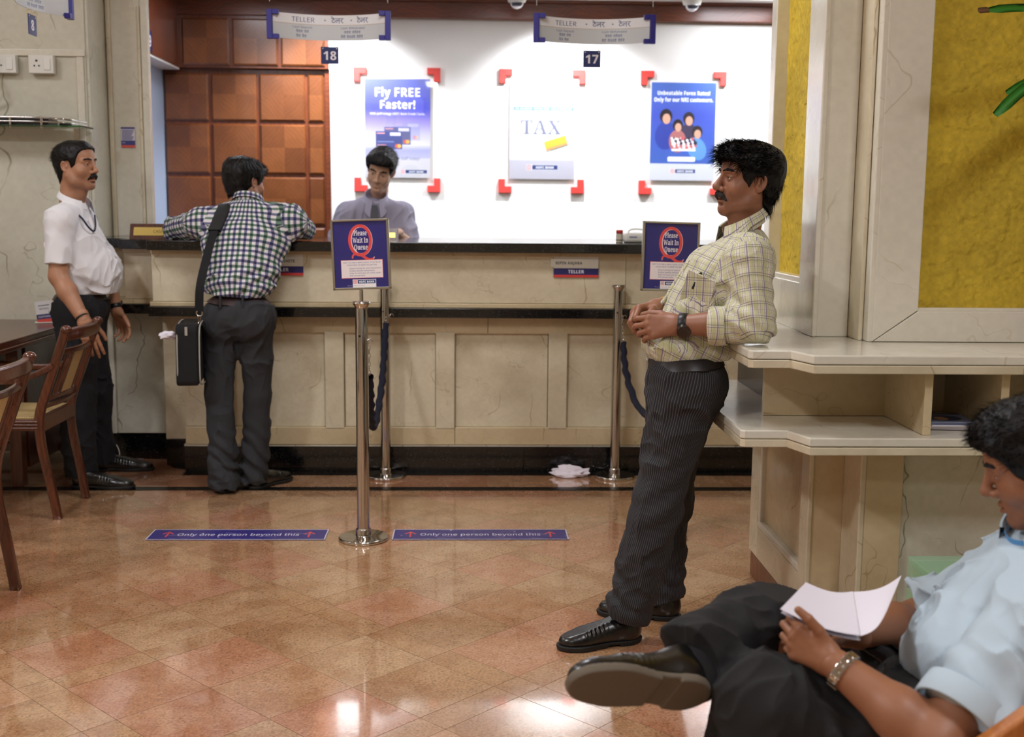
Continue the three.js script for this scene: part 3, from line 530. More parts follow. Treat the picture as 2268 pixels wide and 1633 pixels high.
  const chain = (o, a, b, n) => { for (let i = 0; i < n; i++) { const t = (i + .5) / n, l = part(o, 'chain_link', new THREE.TorusGeometry(.008, .0018, 6, 14).scale(.65, 1.25, 1), M.chrome); l.position.lerpVectors(a, b, t); l.rotation.y = i % 2 ? 1.5 : 0; } };
  const r1 = rope([V(-.435, .80, -5.78), V(-.437, .72, -5.74), V(-.44, .55, -5.6), V(-.447, .42, -5.42), V(-.452, .375, -5.28), V(-.448, .40, -5.12), V(-.437, .52, -4.92), V(-.427, .68, -4.76)], 'dark velvet rope sagging between the signed and the bare chrome posts');
  chain(r1, V(-.435, .83, -5.80), V(-.435, .79, -5.775), 3); chain(r1, V(-.427, .69, -4.75), V(-.424, .82, -4.715), 7);
  const r2 = rope([V(.765, .71, -5.78), V(.766, .62, -5.72), V(.772, .52, -5.56), V(.785, .46, -5.35), V(.80, .44, -5.2), V(.81, .5, -5.0), V(.815, .66, -4.8)], 'dark velvet rope running behind the leaning man');
  chain(r2, V(.76, .845, -5.80), V(.765, .71, -5.775), 8); chain(r2, V(.815, .67, -4.79), V(.82, .82, -4.74), 7);
}
// ---------- floor stickers ----------
for (const [x, label] of [[-.985, 'blue floor sticker left of the signed stanchion'], [.038, 'blue floor sticker between the signed stanchion and the leaning man']]) {
  const sk = Math.floor(Math.abs(x) * 100);
  const t = canvasTex(1200, 240, (g, w, h) => {
    g.fillStyle = '#d8d2e2'; g.fillRect(0, 0, w, h); g.fillStyle = '#37317e'; g.fillRect(8, 8, w - 16, h - 16); g.fillStyle = '#ece6f0'; g.font = `74px ${SANS}`; g.textAlign = 'center'; g.fillText('Only one person beyond this', w / 2, 150, 830);
    for (const ax of [120, 1080]) { g.strokeStyle = '#e2504e'; g.lineWidth = 12; g.beginPath(); g.moveTo(ax, 182); g.lineTo(ax, 70); g.moveTo(ax - 36, 112); g.lineTo(ax, 66); g.lineTo(ax + 36, 112); g.stroke(); }
    g.strokeStyle = '#b9b2cc'; g.lineWidth = 3; let s = sk + 7; for (let i = 0; i < 9; i++) { s = (s * 7919) % 10007; const a = s % w, b = (s * 3) % h; g.beginPath(); g.moveTo(a, b); g.lineTo(a + 60 + s % 90, b + (s % 140) - 70); g.stroke(); g.fillStyle = '#c9c2d6'; g.beginPath(); g.arc((a * 1.7) % w, (b * 2.3) % h, 3 + s % 6, 0, 7); g.fill(); }
  });
  const o = thing('floor_sticker', label, 'sticker', [x, .0012, -4.765], 0, 'queue stickers on the floor');
  part(o, 'vinyl', bx(-.372, .372, 0, .0012, -.077, .077, 0), mat({ color: 0x37317e, roughness: .35 })); part(o, 'print', new THREE.PlaneGeometry(.744, .154).rotateX(-Math.PI / 2).translate(0, .0016, 0), printMat(t, { roughness: .3 }));
}
// ---------- name plates on the fascia ----------
for (const [x, name, label, slip] of [[-.972, 'PARESH SHETE', 'teller name plate partly hidden by the checked shirt', 0], [.528, 'BIPIN ANJARA', 'teller name plate under counter seventeen with its card slipped sideways', 1]]) {
  const o = thing('name_plate', label, 'sign', [x, 1.1, -5.884], 0, 'teller name plates');
  part(o, 'holder', bx(-.115, .115, -.02, .052, 0, .010, .003), M.plastic);
  const c = board(o, 'name_card', .2, .042, .002, canvasTex(512, 108, (g) => { g.fillStyle = '#e8e6da'; g.fillRect(0, 0, 512, 108); g.fillStyle = '#3d4a48'; g.font = `bold 52px ${SANS}`; g.textAlign = 'left'; g.fillText(name, slip ? 60 : 90, 74, 360); }), M.plastic, [slip ? -.03 : 0, .008, .0125]);
  board(o, 'title_strip', .23, .046, .004, canvasTex(512, 104, (g) => { g.fillStyle = '#2a2666'; g.fillRect(0, 0, 512, 74); g.fillStyle = '#d8453f'; g.fillRect(0, 74, 512, 30); g.fillStyle = '#f0eef4'; g.font = `bold 54px ${SANS}`; g.textAlign = 'center'; g.fillText('TELLER', 256, 57); }), M.navy, [0, -.043, .008]);
}
// ---------- things on the counter ----------
{
  const wedge = (w, h, d) => { const s = new THREE.Shape([[-d / 2, 0], [d / 2, 0], [.008, h], [-.008, h]].map(([a, b]) => new THREE.Vector2(a, b))); const g = new THREE.ExtrudeGeometry(s, { depth: w, bevelEnabled: true, bevelSize: .002, bevelThickness: .002, bevelSegments: 1 }); g.rotateY(-Math.PI / 2); g.translate(w / 2, 0, 0); return g; };
  const o = thing('cash_sign', 'brass CASH desk plate on a dark wooden wedge', 'sign', [-1.645, 1.208, -6.08], .06);
  part(o, 'wedge', uvM(wedge(.25, .075, .075), .3), M.chairWood);
  const t = canvasTex(512, 110, (g) => { g.fillStyle = '#dcc06a'; g.fillRect(0, 0, 512, 110); g.fillStyle = '#5b4a22'; g.font = `56px ${SANS}`; g.textAlign = 'center'; g.fillText('CASH', 300, 76, 150); });
  const b = part(o, 'brass_plate', new THREE.BoxGeometry(.215, .046, .0015), M.brass); b.position.set(0, .038, .0245); b.rotation.x = -.42; part(b, 'engraving', new THREE.PlaneGeometry(.213, .045).translate(0, 0, .0012), mat({ map: t, metalness: .35, roughness: .35 }));
  const q = thing('desk_plate', 'small brass plate on a dark wedge in front of the teller', 'sign', [-.46, 1.208, -6.12], 0);
  part(q, 'wedge', uvM(wedge(.13, .06, .06), .3), M.chairWood); const b2 = part(q, 'brass_plate', new THREE.BoxGeometry(.105, .032, .0015), M.brass); b2.position.set(0, .03, .021); b2.rotation.x = -.42;
  const g = thing('glue_bottle', 'small clear bottle with a red cap on the counter', 'bottle', [.765, 1.208, -6.02]);
  part(g, 'body', lathe([[0, 0], [.017, 0], [.018, .004], [.018, .045], [.016, .048], [0, .048]], 24), mat({ color: 0xcfc6b4, roughness: .3 })); part(g, 'label', lathe([[.0184, .012], [.0184, .016]], 24), M.blackPlastic); part(g, 'cap', lathe([[0, .066], [.016, .066], [.0175, .063], [.0175, .048], [0, .048]], 24), M.red);
  const m = thing('counting_machine', 'white note counting machine on the counter', 'machine', [.86, 1.208, -6.06]);
  part(m, 'body', new RoundedBoxGeometry(.15, .052, .12, 4, .02).translate(0, .026, 0), M.plastic); part(m, 'handle', tube([V(-.045, .05, 0), V(-.035, .066, 0), V(.035, .066, 0), V(.05, .05, 0)], .004, 20, 8), M.plastic); part(m, 'badge', bx(-.045, -.005, .026, .034, .059, .0615, 0), mat({ color: 0x8b93b4, roughness: .4 }));
  const p = single('paper_slips', 'loose deposit slips under the elbow of the checked shirt', 'paper', join([bx(-.1, .08, 0, .0015, -.05, .05, 0).rotateY(.5), bx(-.08, .08, .0015, .003, -.05, .06, 0).rotateY(-.3)]), M.paper); p.position.set(-1.42, 1.2085, -6.0);
  // crumpled paper on the floor
  const cg = new THREE.IcosahedronGeometry(.06, 3), cp = cg.attributes.position; for (let i = 0; i < cp.count; i++) { const x = cp.getX(i), y = cp.getY(i), z = cp.getZ(i), k = 1 + 1.1 * (Math.abs(vn(x * 38 + 9, y * 38, z * 38) - .5) - .2); cp.setXYZ(i, x * k * 1.6, Math.max(0, (y + .03) * k * .55), z * k); } cg.computeVertexNormals();
  const cr = single('crumpled_paper', 'crumpled white paper lying by the black plinth', 'paper', cg, mat({ color: 0xf0e8f2, roughness: .7, flatShading: true })); cr.position.set(.51, .002, -5.85);
}
// ---------- small notice on the pilaster, sockets, glass shelf ----------
{
  const o = thing('wall_notice', 'small blue and red notice on the marble pilaster', 'sign', [-1.955, 1.76, -6.716]);
  board(o, 'notice_sheet', .078, .114, .003, canvasTex(160, 230, (g) => { g.fillStyle = '#d9d6e4'; g.fillRect(0, 0, 160, 150); g.fillStyle = '#3c3f86'; g.fillRect(0, 0, 160, 20); for (let i = 0; i < 8; i++) g.fillRect(10, 30 + i * 15, 140 - (i * 37) % 30, 8); g.fillRect(0, 150, 160, 52); g.fillStyle = '#dadaf0'; g.font = `20px ${SANS}`; g.fillText('NSE', 12, 182); g.fillStyle = '#e05a50'; g.fillRect(0, 202, 160, 28); }), M.plastic, [0, 0, .004]);
  for (const [x, label] of [[-2.293, 'white wall socket near the panel corner'], [-2.49, 'white wall socket at the picture edge with a black plug']]) {
    const s = thing('wall_socket', label, 'socket', [x, 2.116, -6.384], 0, 'white wall sockets');
    part(s, 'box', bx(-.066, .066, -.048, .048, 0, .036, .005), M.plastic); part(s, 'switch', bx(.016, .05, -.03, .03, .036, .041, .002), M.whitePaint);
    for (const [a, b, r] of [[-.022, .018, .006], [-.034, -.008, .0045], [-.01, -.008, .0045]]) part(s, 'pin_hole', new THREE.CylinderGeometry(r, r, .002, 12).rotateX(Math.PI / 2).translate(a, b, .037), M.blackPlastic);
  }
  const pl = single('plug_cable', 'black plug and cable looping below the socket at the edge', 'cable', join([bx(-2.6, -2.525, 2.10, 2.16, -6.345, -6.30, .01), tube([V(-2.56, 2.11, -6.32), V(-2.53, 2.03, -6.3), V(-2.515, 1.99, -6.3), V(-2.54, 1.95, -6.32), V(-2.6, 1.92, -6.34)], .008, 24, 8)]), M.blackPlastic);
  const sh = thing('glass_shelf', 'glass wall shelf with chrome rails behind the man in white', 'shelf', [-2.35, 1.785, -6.28]);
  part(sh, 'glass_plate', bx(-.7, .31, -.004, .004, -.1, .09, .002), M.glassGreen);
  part(sh, 'rail', tube([V(-.7, .042, .08), V(.1, .042, .08), V(.22, .036, .06), V(.28, .03, -.08)], .005, 30, 8), M.chrome); part(sh, 'rail', tube([V(-.7, .022, .08), V(.1, .022, .08), V(.22, .018, .06), V(.28, .014, -.08)], .004, 30, 8), M.chrome);
  for (const x of [-.48, -.235, -.06, .1]) { part(sh, 'rail_post', lathe([[0, -.01], [.006, -.01], [.006, .01], [.008, .016], [.006, .022], [.008, .03], [.006, .036], [.008, .042], [.006, .05], [0, .05]], 14), M.chrome).position.set(x, 0, .08); }
  for (const x of [-.4, .22]) part(sh, 'wall_bracket', bx(x - .014, x + .014, -.07, .0, -.105, -.085, .004), M.chrome);
  single('black_recorder', 'flat black device lying on the glass shelf', 'device', bx(-2.75, -2.22, 1.792, 1.826, -6.36, -6.215, .004), M.blackPlastic);
  single('folded_cable', 'small black cable bundle at the shelf end', 'cable', new THREE.TorusGeometry(.026, .007, 8, 24).rotateX(1.45).translate(-2.15, 1.797, -6.27), M.blackPlastic);
}
// ---------- distance-field modelling kit for people ----------
const sub3 = (a, b) => [a[0] - b[0], a[1] - b[1], a[2] - b[2]], add3 = (a, b) => [a[0] + b[0], a[1] + b[1], a[2] + b[2]], mul3 = (a, k) => [a[0] * k, a[1] * k, a[2] * k], dot3 = (a, b) => a[0] * b[0] + a[1] * b[1] + a[2] * b[2];
const len3 = (a) => Math.hypot(a[0], a[1], a[2]), nrm3 = (a) => mul3(a, 1 / (len3(a) || 1)), crs3 = (a, b) => [a[1] * b[2] - a[2] * b[1], a[2] * b[0] - a[0] * b[2], a[0] * b[1] - a[1] * b[0]], mix3 = (a, b, t) => [lerp(a[0], b[0], t), lerp(a[1], b[1], t), lerp(a[2], b[2], t)];
class Field {
  constructor() { this.p = []; this.cuts = []; this.fold = null; this.lo = [1e9, 1e9, 1e9]; this.hi = [-1e9, -1e9, -1e9]; }
  grow(c, r) { for (let i = 0; i < 3; i++) { this.lo[i] = Math.min(this.lo[i], c[i] - r); this.hi[i] = Math.max(this.hi[i], c[i] + r); } }
  // tapered capsule; o.w + o.s: squash factor s along direction w (s < 1 makes it wider that way); o.cut: [[point, normal]] keeps the side the normal points away from
  cap(a, b, ra, rb, k = .02, o = {}) {
    const c = mix3(a, b, .5), ms = Math.max(1, 1 / (o.s || 1)), R = len3(sub3(b, a)) / 2 + Math.max(ra, rb) * ms;
    const w = o.w ? nrm3(o.w) : null, ba = sub3(b, a), bb = dot3(ba, ba) || 1e-9;
    this.p.push({ op: o.op || 0, k, c, R, f: (x, y, z) => {
      let px = x - a[0], py = y - a[1], pz = z - a[2]; const t = clamp((px * ba[0] + py * ba[1] + pz * ba[2]) / bb, 0, 1);
      px -= ba[0] * t; py -= ba[1] * t; pz -= ba[2] * t;
      if (w) { const q = px * w[0] + py * w[1] + pz * w[2], e = q * (o.s - 1); px += w[0] * e; py += w[1] * e; pz += w[2] * e; }
      let d = Math.sqrt(px * px + py * py + pz * pz) - lerp(ra, rb, t);
      if (o.cut) for (const [cp, cn] of o.cut) d = Math.max(d, (x - cp[0]) * cn[0] + (y - cp[1]) * cn[1] + (z - cp[2]) * cn[2]);
      return d;
    } }); if (!o.op) this.grow(c, R); return this;
  }
  // ellipsoid with axes X,Y,Z (unit vectors) and radii
  ell(c, r, k = .02, o = {}) {
    const X = o.X || [1, 0, 0], Y = o.Y || [0, 1, 0], Z = o.Z || [0, 0, 1], R = Math.max(...r), m = Math.min(...r);
    this.p.push({ op: o.op || 0, k, c, R, f: (x, y, z) => {
      const px = x - c[0], py = y - c[1], pz = z - c[2];
      const a = (px * X[0] + py * X[1] + pz * X[2]) / r[0], b = (px * Y[0] + py * Y[1] + pz * Y[2]) / r[1], e = (px * Z[0] + py * Z[1] + pz * Z[2]) / r[2];
      const q = Math.sqrt(a * a + b * b + e * e); const g = Math.sqrt(a * a / (r[0] * r[0]) + b * b / (r[1] * r[1]) + e * e / (r[2] * r[2])) || 1e-6;
      return q * (q - 1) / g > 0 || q > .3 ? q * (q - 1) / g : (q - 1) * m;
    } }); if (!o.op) this.grow(c, R); return this;
  }
  fn(f, c, R, k = .01, op = 0) { this.p.push({ op, k, c, R, f }); if (!op) this.grow(c, R); return this; }
  cut(p, n) { this.cuts.push([p, nrm3(n)]); return this; }
  raw(x, y, z) {
    let d = 1e3;
    for (const p of this.p) {
      const q = Math.hypot(x - p.c[0], y - p.c[1], z - p.c[2]) - p.R;
      if (p.op === 0) { if (q > d + p.k + .005) continue; const e = p.f(x, y, z); const h = Math.max(p.k - Math.abs(d - e), 0) / p.k; d = Math.min(d, e) - h * h * p.k * .25; }
      else { if (q > p.k + .03) continue; const e = -p.f(x, y, z); const h = Math.max(p.k - Math.abs(d - e), 0) / p.k; d = Math.max(d, e) + h * h * p.k * .25; }
    }
    return d;
  }
  at(x, y, z) {
    let d = this.raw(x, y, z); if (this.fold && Math.abs(d) < .04) d -= this.fold(x, y, z, d);
    for (const [p, n] of this.cuts) d = Math.max(d, (x - p[0]) * n[0] + (y - p[1]) * n[1] + (z - p[2]) * n[2]);
    return d;
  }
}
// surface nets over a narrow band
function meshField(F, h, pad = .02) {
  const lo = F.lo.map((v) => v - pad), n = F.hi.map((v, i) => Math.ceil((v + pad - lo[i]) / h) + 1), B = 6, verts = new Map(), vals = new Map();
  const key = (i, j, k) => i + n[0] * (j + n[1] * k), val = (i, j, k) => { const q = key(i, j, k); let v = vals.get(q); if (v === undefined) { v = F.at(lo[0] + i * h, lo[1] + j * h, lo[2] + k * h); vals.set(q, v); } return v; };
  const pos = [], nor = [], cells = [], rad = B * h * .9;
  for (let bk = 0; bk < n[2]; bk += B) for (let bj = 0; bj < n[1]; bj += B) for (let bi = 0; bi < n[0]; bi += B) {
    if (Math.abs(F.at(lo[0] + (bi + B / 2) * h, lo[1] + (bj + B / 2) * h, lo[2] + (bk + B / 2) * h)) > rad * 1.35 + .012) continue;
    for (let k = bk; k < Math.min(bk + B, n[2] - 1); k++) for (let j = bj; j < Math.min(bj + B, n[1] - 1); j++) for (let i = bi; i < Math.min(bi + B, n[0] - 1); i++) {
      const v = [val(i, j, k), val(i + 1, j, k), val(i, j + 1, k), val(i + 1, j + 1, k), val(i, j, k + 1), val(i + 1, j, k + 1), val(i, j + 1, k + 1), val(i + 1, j + 1, k + 1)];
      let neg = 0; for (const q of v) if (q < 0) neg++; if (neg === 0 || neg === 8) continue;
      let sx = 0, sy = 0, sz = 0, c = 0;
      const E = [[0, 1], [2, 3], [4, 5], [6, 7], [0, 2], [1, 3], [4, 6], [5, 7], [0, 4], [1, 5], [2, 6], [3, 7]];
      for (const [a, b] of E) if ((v[a] < 0) !== (v[b] < 0)) { const t = v[a] / (v[a] - v[b]); sx += lerp(a & 1, b & 1, t); sy += lerp(a >> 1 & 1, b >> 1 & 1, t); sz += lerp(a >> 2, b >> 2, t); c++; }
      verts.set(key(i, j, k), pos.length / 3); pos.push(lo[0] + (i + sx / c) * h, lo[1] + (j + sy / c) * h, lo[2] + (k + sz / c) * h); cells.push(i, j, k);
    }
  }
  const idx = [], get = (i, j, k) => verts.get(key(i, j, k));
  for (let q = 0; q < cells.length; q += 3) {
    const [i, j, k] = [cells[q], cells[q + 1], cells[q + 2]], s = val(i, j, k) < 0;
    const quad = (a, b, c, d, flip) => { if (a === undefined || b === undefined || c === undefined || d === undefined) return; if (flip) idx.push(a, c, b, b, c, d); else idx.push(a, b, c, b, d, c); };
    if (s !== (val(i + 1, j, k) < 0)) quad(get(i, j - 1, k - 1), get(i, j, k - 1), get(i, j - 1, k), get(i, j, k), !s);
    if (s !== (val(i, j + 1, k) < 0)) quad(get(i - 1, j, k - 1), get(i, j, k - 1), get(i - 1, j, k), get(i, j, k), s);
    if (s !== (val(i, j, k + 1) < 0)) quad(get(i - 1, j - 1, k), get(i, j - 1, k), get(i - 1, j, k), get(i, j, k), !s);
  }
  const e = h * .6; for (let q = 0; q < pos.length; q += 3) { const [x, y, z] = [pos[q], pos[q + 1], pos[q + 2]]; const g = nrm3([F.at(x + e, y, z) - F.at(x - e, y, z), F.at(x, y + e, z) - F.at(x, y - e, z), F.at(x, y, z + e) - F.at(x, y, z - e)]); nor.push(...g); }
  const g = new THREE.BufferGeometry(); g.setAttribute('position', new THREE.Float32BufferAttribute(pos, 3)); g.setAttribute('normal', new THREE.Float32BufferAttribute(nor, 3)); g.setIndex(idx); return g;
}
function colorize(g, f) { const p = g.attributes.position, c = new Float32Array(p.count * 3); for (let i = 0; i < p.count; i++) { const q = f(p.getX(i), p.getY(i), p.getZ(i)); c[i * 3] = q[0]; c[i * 3 + 1] = q[1]; c[i * 3 + 2] = q[2]; } g.setAttribute('color', new THREE.BufferAttribute(c, 3)); return g; }
// cloth coordinates in metres: each piece of cloth is a bone {a, b, ref, R}; cut seams where the nearest bone changes
function clothUV(geo, bones, size) {
  const g = geo.index ? geo.toNonIndexed() : geo, p = g.attributes.position, uv = new Float32Array(p.count * 2);
  const B = bones.map((o) => { const ax = nrm3(sub3(o.b, o.a)), L = len3(sub3(o.b, o.a)); let r = sub3(o.ref, mul3(ax, dot3(o.ref, ax))); r = nrm3(r); return { ...o, ax, L, r, s: crs3(ax, r) }; });
  for (let i = 0; i < p.count; i += 3) {
    const P = [0, 1, 2].map((k) => [p.getX(i + k), p.getY(i + k), p.getZ(i + k)]), c = mul3(add3(add3(P[0], P[1]), P[2]), 1 / 3);
    let best = null, bd = 1e9; for (const o of B) { const q = sub3(c, o.a), t = clamp(dot3(q, o.ax), 0, o.L), d = len3(sub3(q, mul3(o.ax, t))) / (o.wt || o.R); if (d < bd) { bd = d; best = o; } }
    let base = null; const nn = nrm3(crs3(sub3(P[1], P[0]), sub3(P[2], P[0]))), flat = Math.abs(dot3(nn, best.ax)) > .985;
    if (flat) { for (let k = 0; k < 3; k++) { const q = sub3(P[k], best.a); uv[(i + k) * 2] = dot3(q, best.s) / size; uv[(i + k) * 2 + 1] = dot3(q, best.r) / size; } continue; }
    for (let k = 0; k < 3; k++) { const q = sub3(P[k], best.a), t = dot3(q, best.ax); let an = Math.atan2(dot3(q, best.s), dot3(q, best.r)); if (base === null) base = an; else { while (an - base > Math.PI) an -= 2 * Math.PI; while (an - base < -Math.PI) an += 2 * Math.PI; } uv[(i + k) * 2] = an * best.R / size; uv[(i + k) * 2 + 1] = (t + (best.off || 0)) / size; }
  }
  g.setAttribute('uv', new THREE.BufferAttribute(uv, 2)); return g;
}
const ridge = (n) => 1 - Math.abs(2 * n - 1);
// draped folds: long ridges along dir, wandering
function folds(amp, fx, fy, fz, s = 0) {
  return (x, y, z) => {
    const w = (vn(x * 7 + s, y * 7, z * 7) - .5) * 2.2, q = (vn(x * 5, y * 5 + s, z * 5 + 3) - .5) * 2.2;
    const a = ridge(vn(x * fx + w + s, y * fy + q, z * fz + s)), b = ridge(vn(x * fx * 1.9 + 5 + q * 1.5, y * fy * 1.9 + w * 1.5, z * fz * 1.9 + s)), m = smooth(.25, .75, vn(x * 4 + s, y * 4, z * 4 + 9));
    return amp * ((Math.pow(a, 2.4) * 1.2 + Math.pow(b, 2) * .55) * (.35 + m) - .6);
  };
}
const near = (p, r) => (x, y, z) => Math.exp(-((x - p[0]) ** 2 + (y - p[1]) ** 2 + (z - p[2]) ** 2) / (r * r));
function frame(pos, fwd, up, s = 1) { const Z = nrm3(fwd), X = nrm3(crs3(up, Z)), Y = crs3(Z, X); return new THREE.Matrix4().makeBasis(V(...mul3(X, s)), V(...mul3(Y, s)), V(...mul3(Z, s))).setPosition(...pos); }

// ---------- head: x to the person's left, y up, z forward; origin between the ears ----------
function headField(o = {}) {
  const F = new Field(), jw = o.jaw ?? 1, nz = o.nose ?? 1, fat = o.fat ?? 0, sm = o.smile ?? 0;
  F.ell([0, .034, -.012], [.0745, .086, .097], .03); F.ell([0, -.02, .03], [.064 + fat, .088, .062], .03); F.ell([0, .055, .045], [.06, .05, .05], .03);
  for (const s of [-1, 1]) {
    F.cap([s * .052 * jw, -.045, -.008], [s * .046 * jw, -.078, .018], .018 + fat, .017 + fat, .03); F.cap([s * .046 * jw, -.078, .018], [s * .014, -.101, .068], .017 + fat, .015, .025);
    F.ell([s * .042, -.03, .06], [.024 + fat, .024, .02], .025); F.cap([s * .016, .026, .091], [s * .048, .022, .074], .0085, .008, .014);
    F.ell([s * .0135, -.037, .097], [.0095 * nz, .0085 * nz, .011], .006);
  }
  F.ell([0, -.103, .07], [.021, .016, .017], .025);
  F.ell([0, -.07, .074], [.03, .026, .018], .02);
  F.cap([0, .018, .091], [0, -.028, .111 + .003 * nz], .0075, .0105 * nz, .012); F.ell([0, -.031, .111 + .002 * nz], [.0125 * nz, .0105 * nz, .011], .008);
  for (const s of [-1, 1]) { F.ell([s * .033, .004, .1], [.019, .0125, .017], .012, { op: 1 }); F.ell([s * .0315, .003, .0765], [.0148, .0142, .0138], .004); }
  for (const s of [-1, 1]) { F.ell([s * .0325, .0022, .0925], [.0112, .003, .01], .002, { op: 1 }); F.cap([s * .018, .0125, .089], [s * .047, .0095, .079], .0035, .003, .004); }
  // lips
  for (const s of [-1, 1]) { F.cap([0, -.064, .0945], [s * (.022 + sm), -.069 + sm * 1.2, .083 - sm], .0058, .003, .005); F.cap([0, -.0765, .0925], [s * (.02 + sm), -.071 + sm * 1.2, .083 - sm], .0066, .003, .006); if (sm) F.ell([s * .036, -.042, .068], [.016, .014, .014], .012); }
  F.ell([0, -.0702, .098], [.026, .0018 + sm * .25, .012], .003, { op: 1 });
  F.ell([0, -.0875, .088], [.018, .005, .006], .008, { op: 1 });
  // ears
  for (const s of [-1, 1]) {
    const Y = nrm3([s * .15, 1, -.18]), Z = nrm3([s * .5, .18, -.9]), X = crs3(Y, Z);
    F.ell([s * .079, -.004, -.012], [.0085, .031, .0185], .006, { X: nrm3(X), Y, Z: nrm3(crs3(X, Y)) });
    F.ell([s * .0875, .0, -.012], [.0085, .02, .0115], .004, { op: 1, X: nrm3(X), Y, Z: nrm3(crs3(X, Y)) });
    F.ell([s * .0805, -.004, -.003], [.005, .007, .004], .005);
  }
  const nb = o.neck || [0, -.19, -.05]; F.cap([0, -.055, -.025], nb, .054 + fat, .058 + fat, .03);
  F.ell([0, -.12, .012], [.03, .05, .03], .03);
  return F;
}
// hair: shell over the skull limited by the hairline; o.top thickness above, o.side at the sides, line(z) lowest y for each z
function hairField(o) {
  const base = new Field(); base.ell([0, .034, -.012], [.0745, .086, .097], .03); base.ell([0, .055, .045], [.06, .05, .05], .03); base.cap([0, -.03, -.036], [0, -.11, -.045], .056, .046, .03); for (const s of [-1, 1]) base.cap([s * .056, -.02, -.01], [s * .056, .03, .02], .016, .02, .02);
  const F = new Field(); const lines = o.line; const Y = (z) => { for (let i = 0; i < lines.length - 1; i++) { const [z0, y0] = lines[i], [z1, y1] = lines[i + 1]; if (z >= z1) return lerp(y0, y1, clamp((z0 - z) / (z0 - z1), 0, 1)); } return lines[lines.length - 1][1]; };
  F.fn((x, y, z) => {
    const up = smooth(-.02, .11, y), th = lerp(o.side, o.top, up) + (o.front || 0) * smooth(.03, .1, z) * up + (o.back || 0) * smooth(-.03, -.1, z) * smooth(-.1, -.02, y);
    let d = base.raw(x, y, z) - th; if (Math.abs(d) < .05) { const n = ridge(vn(x * 95 + o.s, y * 42 + z * 22, z * 60)), m = vn(x * 34, y * 30 + o.s, z * 30) - .5; d -= (n - .5) * (o.rough ?? .004) + m * (o.lump ?? .006); }
    const g = (Y(z - Math.abs(x) * (o.temple ?? .15)) - y) * .75 + (vn(x * 120, z * 120, 3) - .5) * .004; const k = .008, h = Math.max(k - Math.abs(d - g), 0) / k; return Math.max(d, g) + h * h * k * .25;
  }, [0, .0, -.01], .16, .001);
  return F;
}
const HAIRLINE = [[.12, .085], [.085, .074], [.066, .055], [.05, .03], [.036, -.002], [.02, -.03], [.012, -.022], [.006, .016], [-.016, .03], [-.034, .004], [-.05, -.05], [-.085, -.085], [-.12, -.09]];
// loose locks growing from a hair mesh: flow(p, n) gives their direction
function locks(geo, count, flow, len, r0, keep = () => true) {
  const p = geo.attributes.position, n = geo.attributes.normal, pos = [], nor = [], idx = []; let made = 0, tries = 0;
  while (made < count && tries++ < count * 40) {
    const i = Math.floor(rnd() * p.count), a = [p.getX(i), p.getY(i), p.getZ(i)], N = [n.getX(i), n.getY(i), n.getZ(i)]; if (!keep(a, N)) continue; made++;
    let d = flow(a, N); d = nrm3(add3(d, [(rnd() - .5) * .7, (rnd() - .5) * .7, (rnd() - .5) * .7])); const L = len * (.5 + rnd()), seg = 4; let q = sub3(a, mul3(N, .003)); const b0 = pos.length / 3; let S = nrm3(crs3(d, N));
    for (let k = 0; k <= seg; k++) { const t = k / seg, r = r0 * (1 - t * .92), U = nrm3(crs3(S, d)); for (let m = 0; m < 3; m++) { const an = m * 2.094, o = add3(mul3(S, Math.cos(an) * r), mul3(U, Math.sin(an) * r * .6)); pos.push(...add3(q, o)); nor.push(...nrm3(o)); } d = nrm3(add3(d, add3(mul3(N, -.16), [0, -.12, 0]))); q = add3(q, mul3(d, L / seg)); }
    for (let k = 0; k < seg; k++) for (let m = 0; m < 3; m++) { const A = b0 + k * 3 + m, Bq = b0 + k * 3 + (m + 1) % 3; idx.push(A, Bq, A + 3, Bq, Bq + 3, A + 3); }
  }
  const g = new THREE.BufferGeometry(); g.setAttribute('position', new THREE.Float32BufferAttribute(pos, 3)); g.setAttribute('normal', new THREE.Float32BufferAttribute(nor, 3)); g.setIndex(idx); return g;
}
